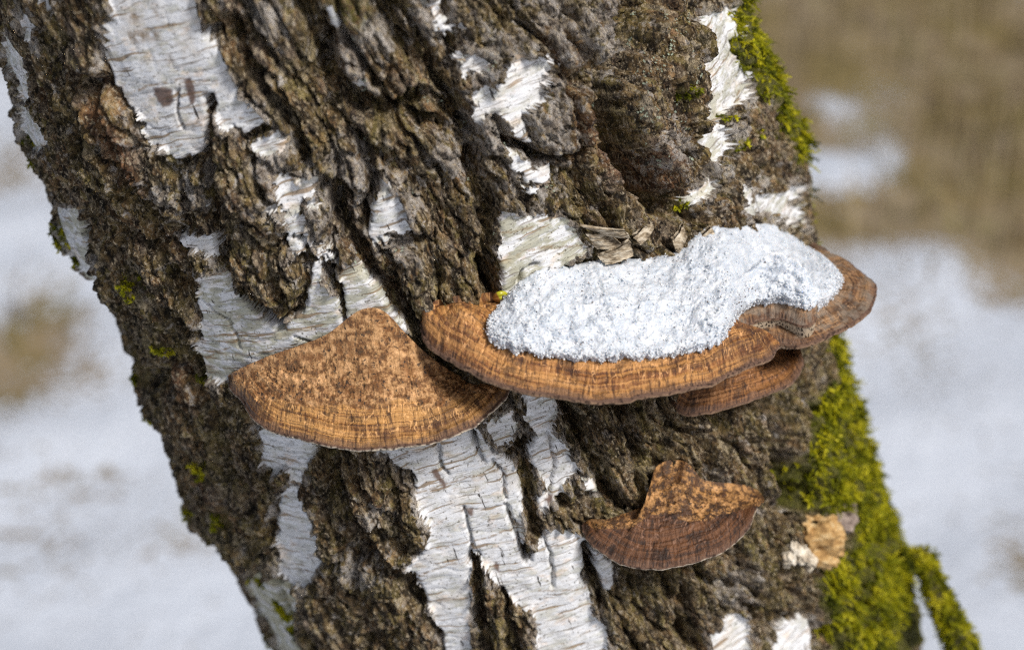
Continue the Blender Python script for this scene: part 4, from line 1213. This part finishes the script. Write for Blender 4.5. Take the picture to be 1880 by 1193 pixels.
# ------------------------------------------------------------------ mossy branch springing from the flank low down
path = [(1640, 1052), (1662, 1036), (1682, 1022), (1697, 1022), (1707, 1042), (1714, 1072), (1727, 1106), (1746, 1140), (1764, 1180), (1790, 1260)]
wid = [2.2, 2.4, 3.0, 3.2, 3.6, 4.0, 4.6, 5.4, 6.2, 6.8]
cp = catmull(np.array([np.r_[CAM + ray(x, y) * (0.845 / (ray(x, y) @ FW)), w_] for (x, y), w_ in zip(path, wid)]), 90)
nr_ = 18
tang = np.gradient(cp[:, :3], axis=0); tang /= np.linalg.norm(tang, axis=1)[:, None]
sx = np.cross(tang, FW); sx /= np.linalg.norm(sx, axis=1)[:, None]; sy = np.cross(sx, tang)
ang = np.linspace(0, 2 * np.pi, nr_, endpoint=False)
rr = cp[:, 3][:, None] * mm * (1 + 0.25 * fbm(np.arange(90)[:, None] / 7.0 + 0 * ang, np.cos(ang)[None] + 0 * cp[:, :1], 3, 77))
TW = cp[:, None, :3] + sx[:, None, :] * (rr * np.cos(ang))[..., None] + sy[:, None, :] * (rr * np.sin(ang) * 0.8)[..., None]
idx = np.arange(90 * nr_).reshape(90, nr_); nx = np.roll(idx, -1, 1)
Ft = np.stack([idx[:-1], idx[1:], nx[1:], nx[:-1]], -1).reshape(-1, 4)
def twig_material():
    m = Mat('mossy_branch_bark')
    n = m.noise(m.n('ShaderNodeTexCoord', 'Object'), 300, 5, 0.65)
    return m.bsdf(Base_Color=m.ramp(n, [(0.35, (0.03, 0.025, 0.010)), (0.6, (0.10, 0.09, 0.02))]), Roughness=0.85, Normal=m.bump(n, 0.8, 0.002))
tw = empty('mossy_branch', cp[0, :3], 'short moss-coated branch arching down beside the foot of the mossy flank', 'branch')
obj('bark', make_mesh('bark', TW.reshape(-1, 3), Ft, {}), twig_material(), tw)
ti = rng.integers(0, 90 * nr_, 2200)
Nrt = (TW - cp[:, None, :3]).reshape(-1, 3)[ti]; Nrt = Nrt / np.linalg.norm(Nrt, axis=1)[:, None]
obj('moss_coat', moss_mesh('moss_coat', TW.reshape(-1, 3)[ti], Nrt, hang, 0.0015, 0.0045, 15), M_MOSS, tw, kind='stuff')

# ------------------------------------------------------------------ the clearing behind: litter ground, melting snow, dead grass
def gpx(x, y):
    d = ray(x, y); t = -CAM[2] / d[2]
    return (CAM + d * t)[:2]
def axis_pts(lo, hi, n, far, m):
    inner_ = np.linspace(lo, hi, n)
    g_ = np.geomspace(0.1, far, m)
    return np.r_[(lo - g_)[::-1], inner_, hi + g_]
gx = axis_pts(-3.2, 3.2, 150, 600, 36); gy = axis_pts(-1.5, 9.5, 250, 600, 36)
GXX, GYY = np.meshgrid(gx, gy, indexing='ij')
near = np.exp(-(np.maximum(np.hypot(GXX, GYY - 3) - 6, 0) / 6) ** 2)
GZ = 0.05 * fbm(GXX / 1.3, GYY / 1.3, 4, 601) * near + 0.02 * fbm(GXX / 0.2, GYY / 0.2, 3, 605) * near
# bare places, and snow left among them (read off the photograph: pixel, half widths, strength)
BARE = [(20,705,150,80,.52),(85,600,55,100,.22),(20,330,110,230,.20),(100,430,60,90,.15),(250,720,130,40,.35),(190,890,130,38,.42),(350,1005,130,34,.40),(380,760,60,50,.3),
        (1640,90,420,190,.92),(1880,200,200,300,.9),(1725,335,95,75,1.0),(1600,430,200,40,.75),(1860,430,90,60,.9),(1840,540,70,50,.35),(1480,250,90,80,.7),(1700,640,90,50,.18),(1870,1060,50,60,.35),(1640,1000,90,40,.2),(600,60,700,70,.8)]
SNOWY = [(1725,55,50,36,.75),(1530,205,42,30,.7),(1488,200,30,28,.5),(1700,180,130,28,.45),(1550,335,60,40,.7),(1655,305,40,35,.65),(1500,320,50,35,.5),(1830,190,40,30,.6),(1780,130,60,30,.3),(1610,120,40,60,.25),(1560,90,25,70,.3)]
cov = 0.86 + 0.20 * fbm(GXX / 0.55, GYY / 0.55, 4, 611)
def blob(L, sgn):
    global cov
    for (x, y, rx, ry, st_) in L:
        c = gpx(x, y); ex_ = gpx(x + rx, y); ey_ = gpx(x, y + ry)
        a_ = abs(ex_[0] - c[0]); b_ = abs(ey_[1] - c[1]) * 1.15
        cov = cov + sgn * st_ * np.exp(-((GXX - c[0]) / a_) ** 2 - ((GYY - c[1]) / b_) ** 2)
blob(BARE, -1)
cov = np.where(GYY > 4.6, np.minimum(cov, 0.42 + 0.75 * fbm(GXX / 0.9, GYY / 1.6, 3, 613)), cov)
blob(SNOWY, 0.9)
cov = np.clip(cov + 0.45 * fbm(GXX / 0.3, GYY / 0.45, 3, 619), -0.1, 1.1)

def ground_material():
    m = Mat('litter_under_melting_snow')
    pos = m.n('ShaderNodeTexCoord', 'Object')
    n = m.noise(m.mul(pos, (5, 5, 5)), 1, 6, 0.7)
    p = m.noise(m.mul(pos, (30, 30, 30)), 1, 5, 0.7)
    lit = m.ramp(n, [(0.3, (0.125, 0.098, 0.020)), (0.45, (0.19, 0.14, 0.055)), (0.55, (0.24, 0.185, 0.12)), (0.7, (0.17, 0.145, 0.028))])
    lit = m.mix(m.math('MULTIPLY', m.step(p, 0.52, 0.68), 0.6), lit, (0.32, 0.26, 0.19))
    sn = m.mix(n, (0.50, 0.55, 0.64), (0.64, 0.68, 0.755))
    f = m.noise(m.mul(pos, (65, 65, 65)), 1, 5, 0.7)
    g = m.math('ADD', m.math('MULTIPLY', m.math('SUBTRACT', f, 0.5), 2.6), m.attr('cov'))
    sf = m.step(g, 0.44, 0.58)
    col = m.mix(sf, lit, sn)
    return m.bsdf(Base_Color=col, Roughness=m.rng(sf, 0, 1, 0.9, 0.6), Normal=m.bump(m.math('ADD', p, sf), 0.5, 0.02))
nx_, ny_ = GXX.shape
GZ = GZ + 0.02 * cov * near
obj('ground', make_mesh('ground', np.stack([GXX, GYY, GZ], -1).reshape(-1, 3), grid_faces(nx_, ny_), {'cov': cov.ravel()}), ground_material(), None, kind='structure')

def grass_material():
    m = Mat('dead_grass')
    t = m.attr('tint')
    return m.bsdf(Base_Color=m.ramp(t, [(0.0, (0.10, 0.060, 0.030)), (0.3, (0.21, 0.155, 0.070)), (0.55, (0.16, 0.138, 0.034)), (0.8, (0.32, 0.255, 0.165)), (1.0, (0.42, 0.36, 0.29))]), Roughness=0.75)
def blades(xy, z, hmin, hmax, wd, seed, lean_=0.35):
    r = np.random.default_rng(seed); n = len(xy)
    hh = r.uniform(hmin, hmax, n); az = r.uniform(0, 6.28, n); ln = np.abs(r.normal(size=n)) * lean_
    dirv = np.stack([np.cos(az), np.sin(az), 0 * az], -1)
    sd_ = np.stack([-np.sin(az), np.cos(az), 0 * az], -1) * wd
    b0 = np.concatenate([xy, z[:, None]], 1)
    vs = []
    for k, t in enumerate((0, 0.4, 0.75, 1.0)):
        c = b0 + dirv * (ln * hh * t * t)[:, None] + np.array([0, 0, 1.0]) * (hh * t * (1 - 0.25 * ln * t))[:, None]
        wk = (1 - 0.85 * t)
        vs += [c - sd_ * wk, c + sd_ * wk]
    V_ = np.stack(vs, 1)
    f = [(0, 1, 3, 2), (2, 3, 5, 4), (4, 5, 7, 6)]
    F_ = (np.array(f)[None] + (np.arange(n) * 8)[:, None, None]).reshape(-1, 4)
    tint = np.clip(r.random(n) * 0.8 + 0.25 * fbm(xy[:, 0] / 0.4, xy[:, 1] / 0.4, 2, seed), 0, 1)
    return make_mesh('dead_grass', V_.reshape(-1, 3), F_, {'tint': np.repeat(tint, 8)})
pg = np.clip(0.50 - cov, 0, 0.6) * (GYY > 1.2) * (GYY < 9) * (np.abs(GXX) < 3.1)
wts = (pg / pg.sum()).ravel()
gi = rng.choice(len(wts), 5000, p=wts)
gxy = np.stack([GXX.ravel()[gi], GYY.ravel()[gi]], -1) + rng.normal(size=(5000, 2)) * 0.012
obj('dead_grass', blades(gxy, GZ.ravel()[gi] - 0.005, 0.03, 0.15, 0.003, 71), grass_material(), None,
    'dead tan grass and stalks standing out of the melting snow behind the trunk', 'grass', kind='stuff')
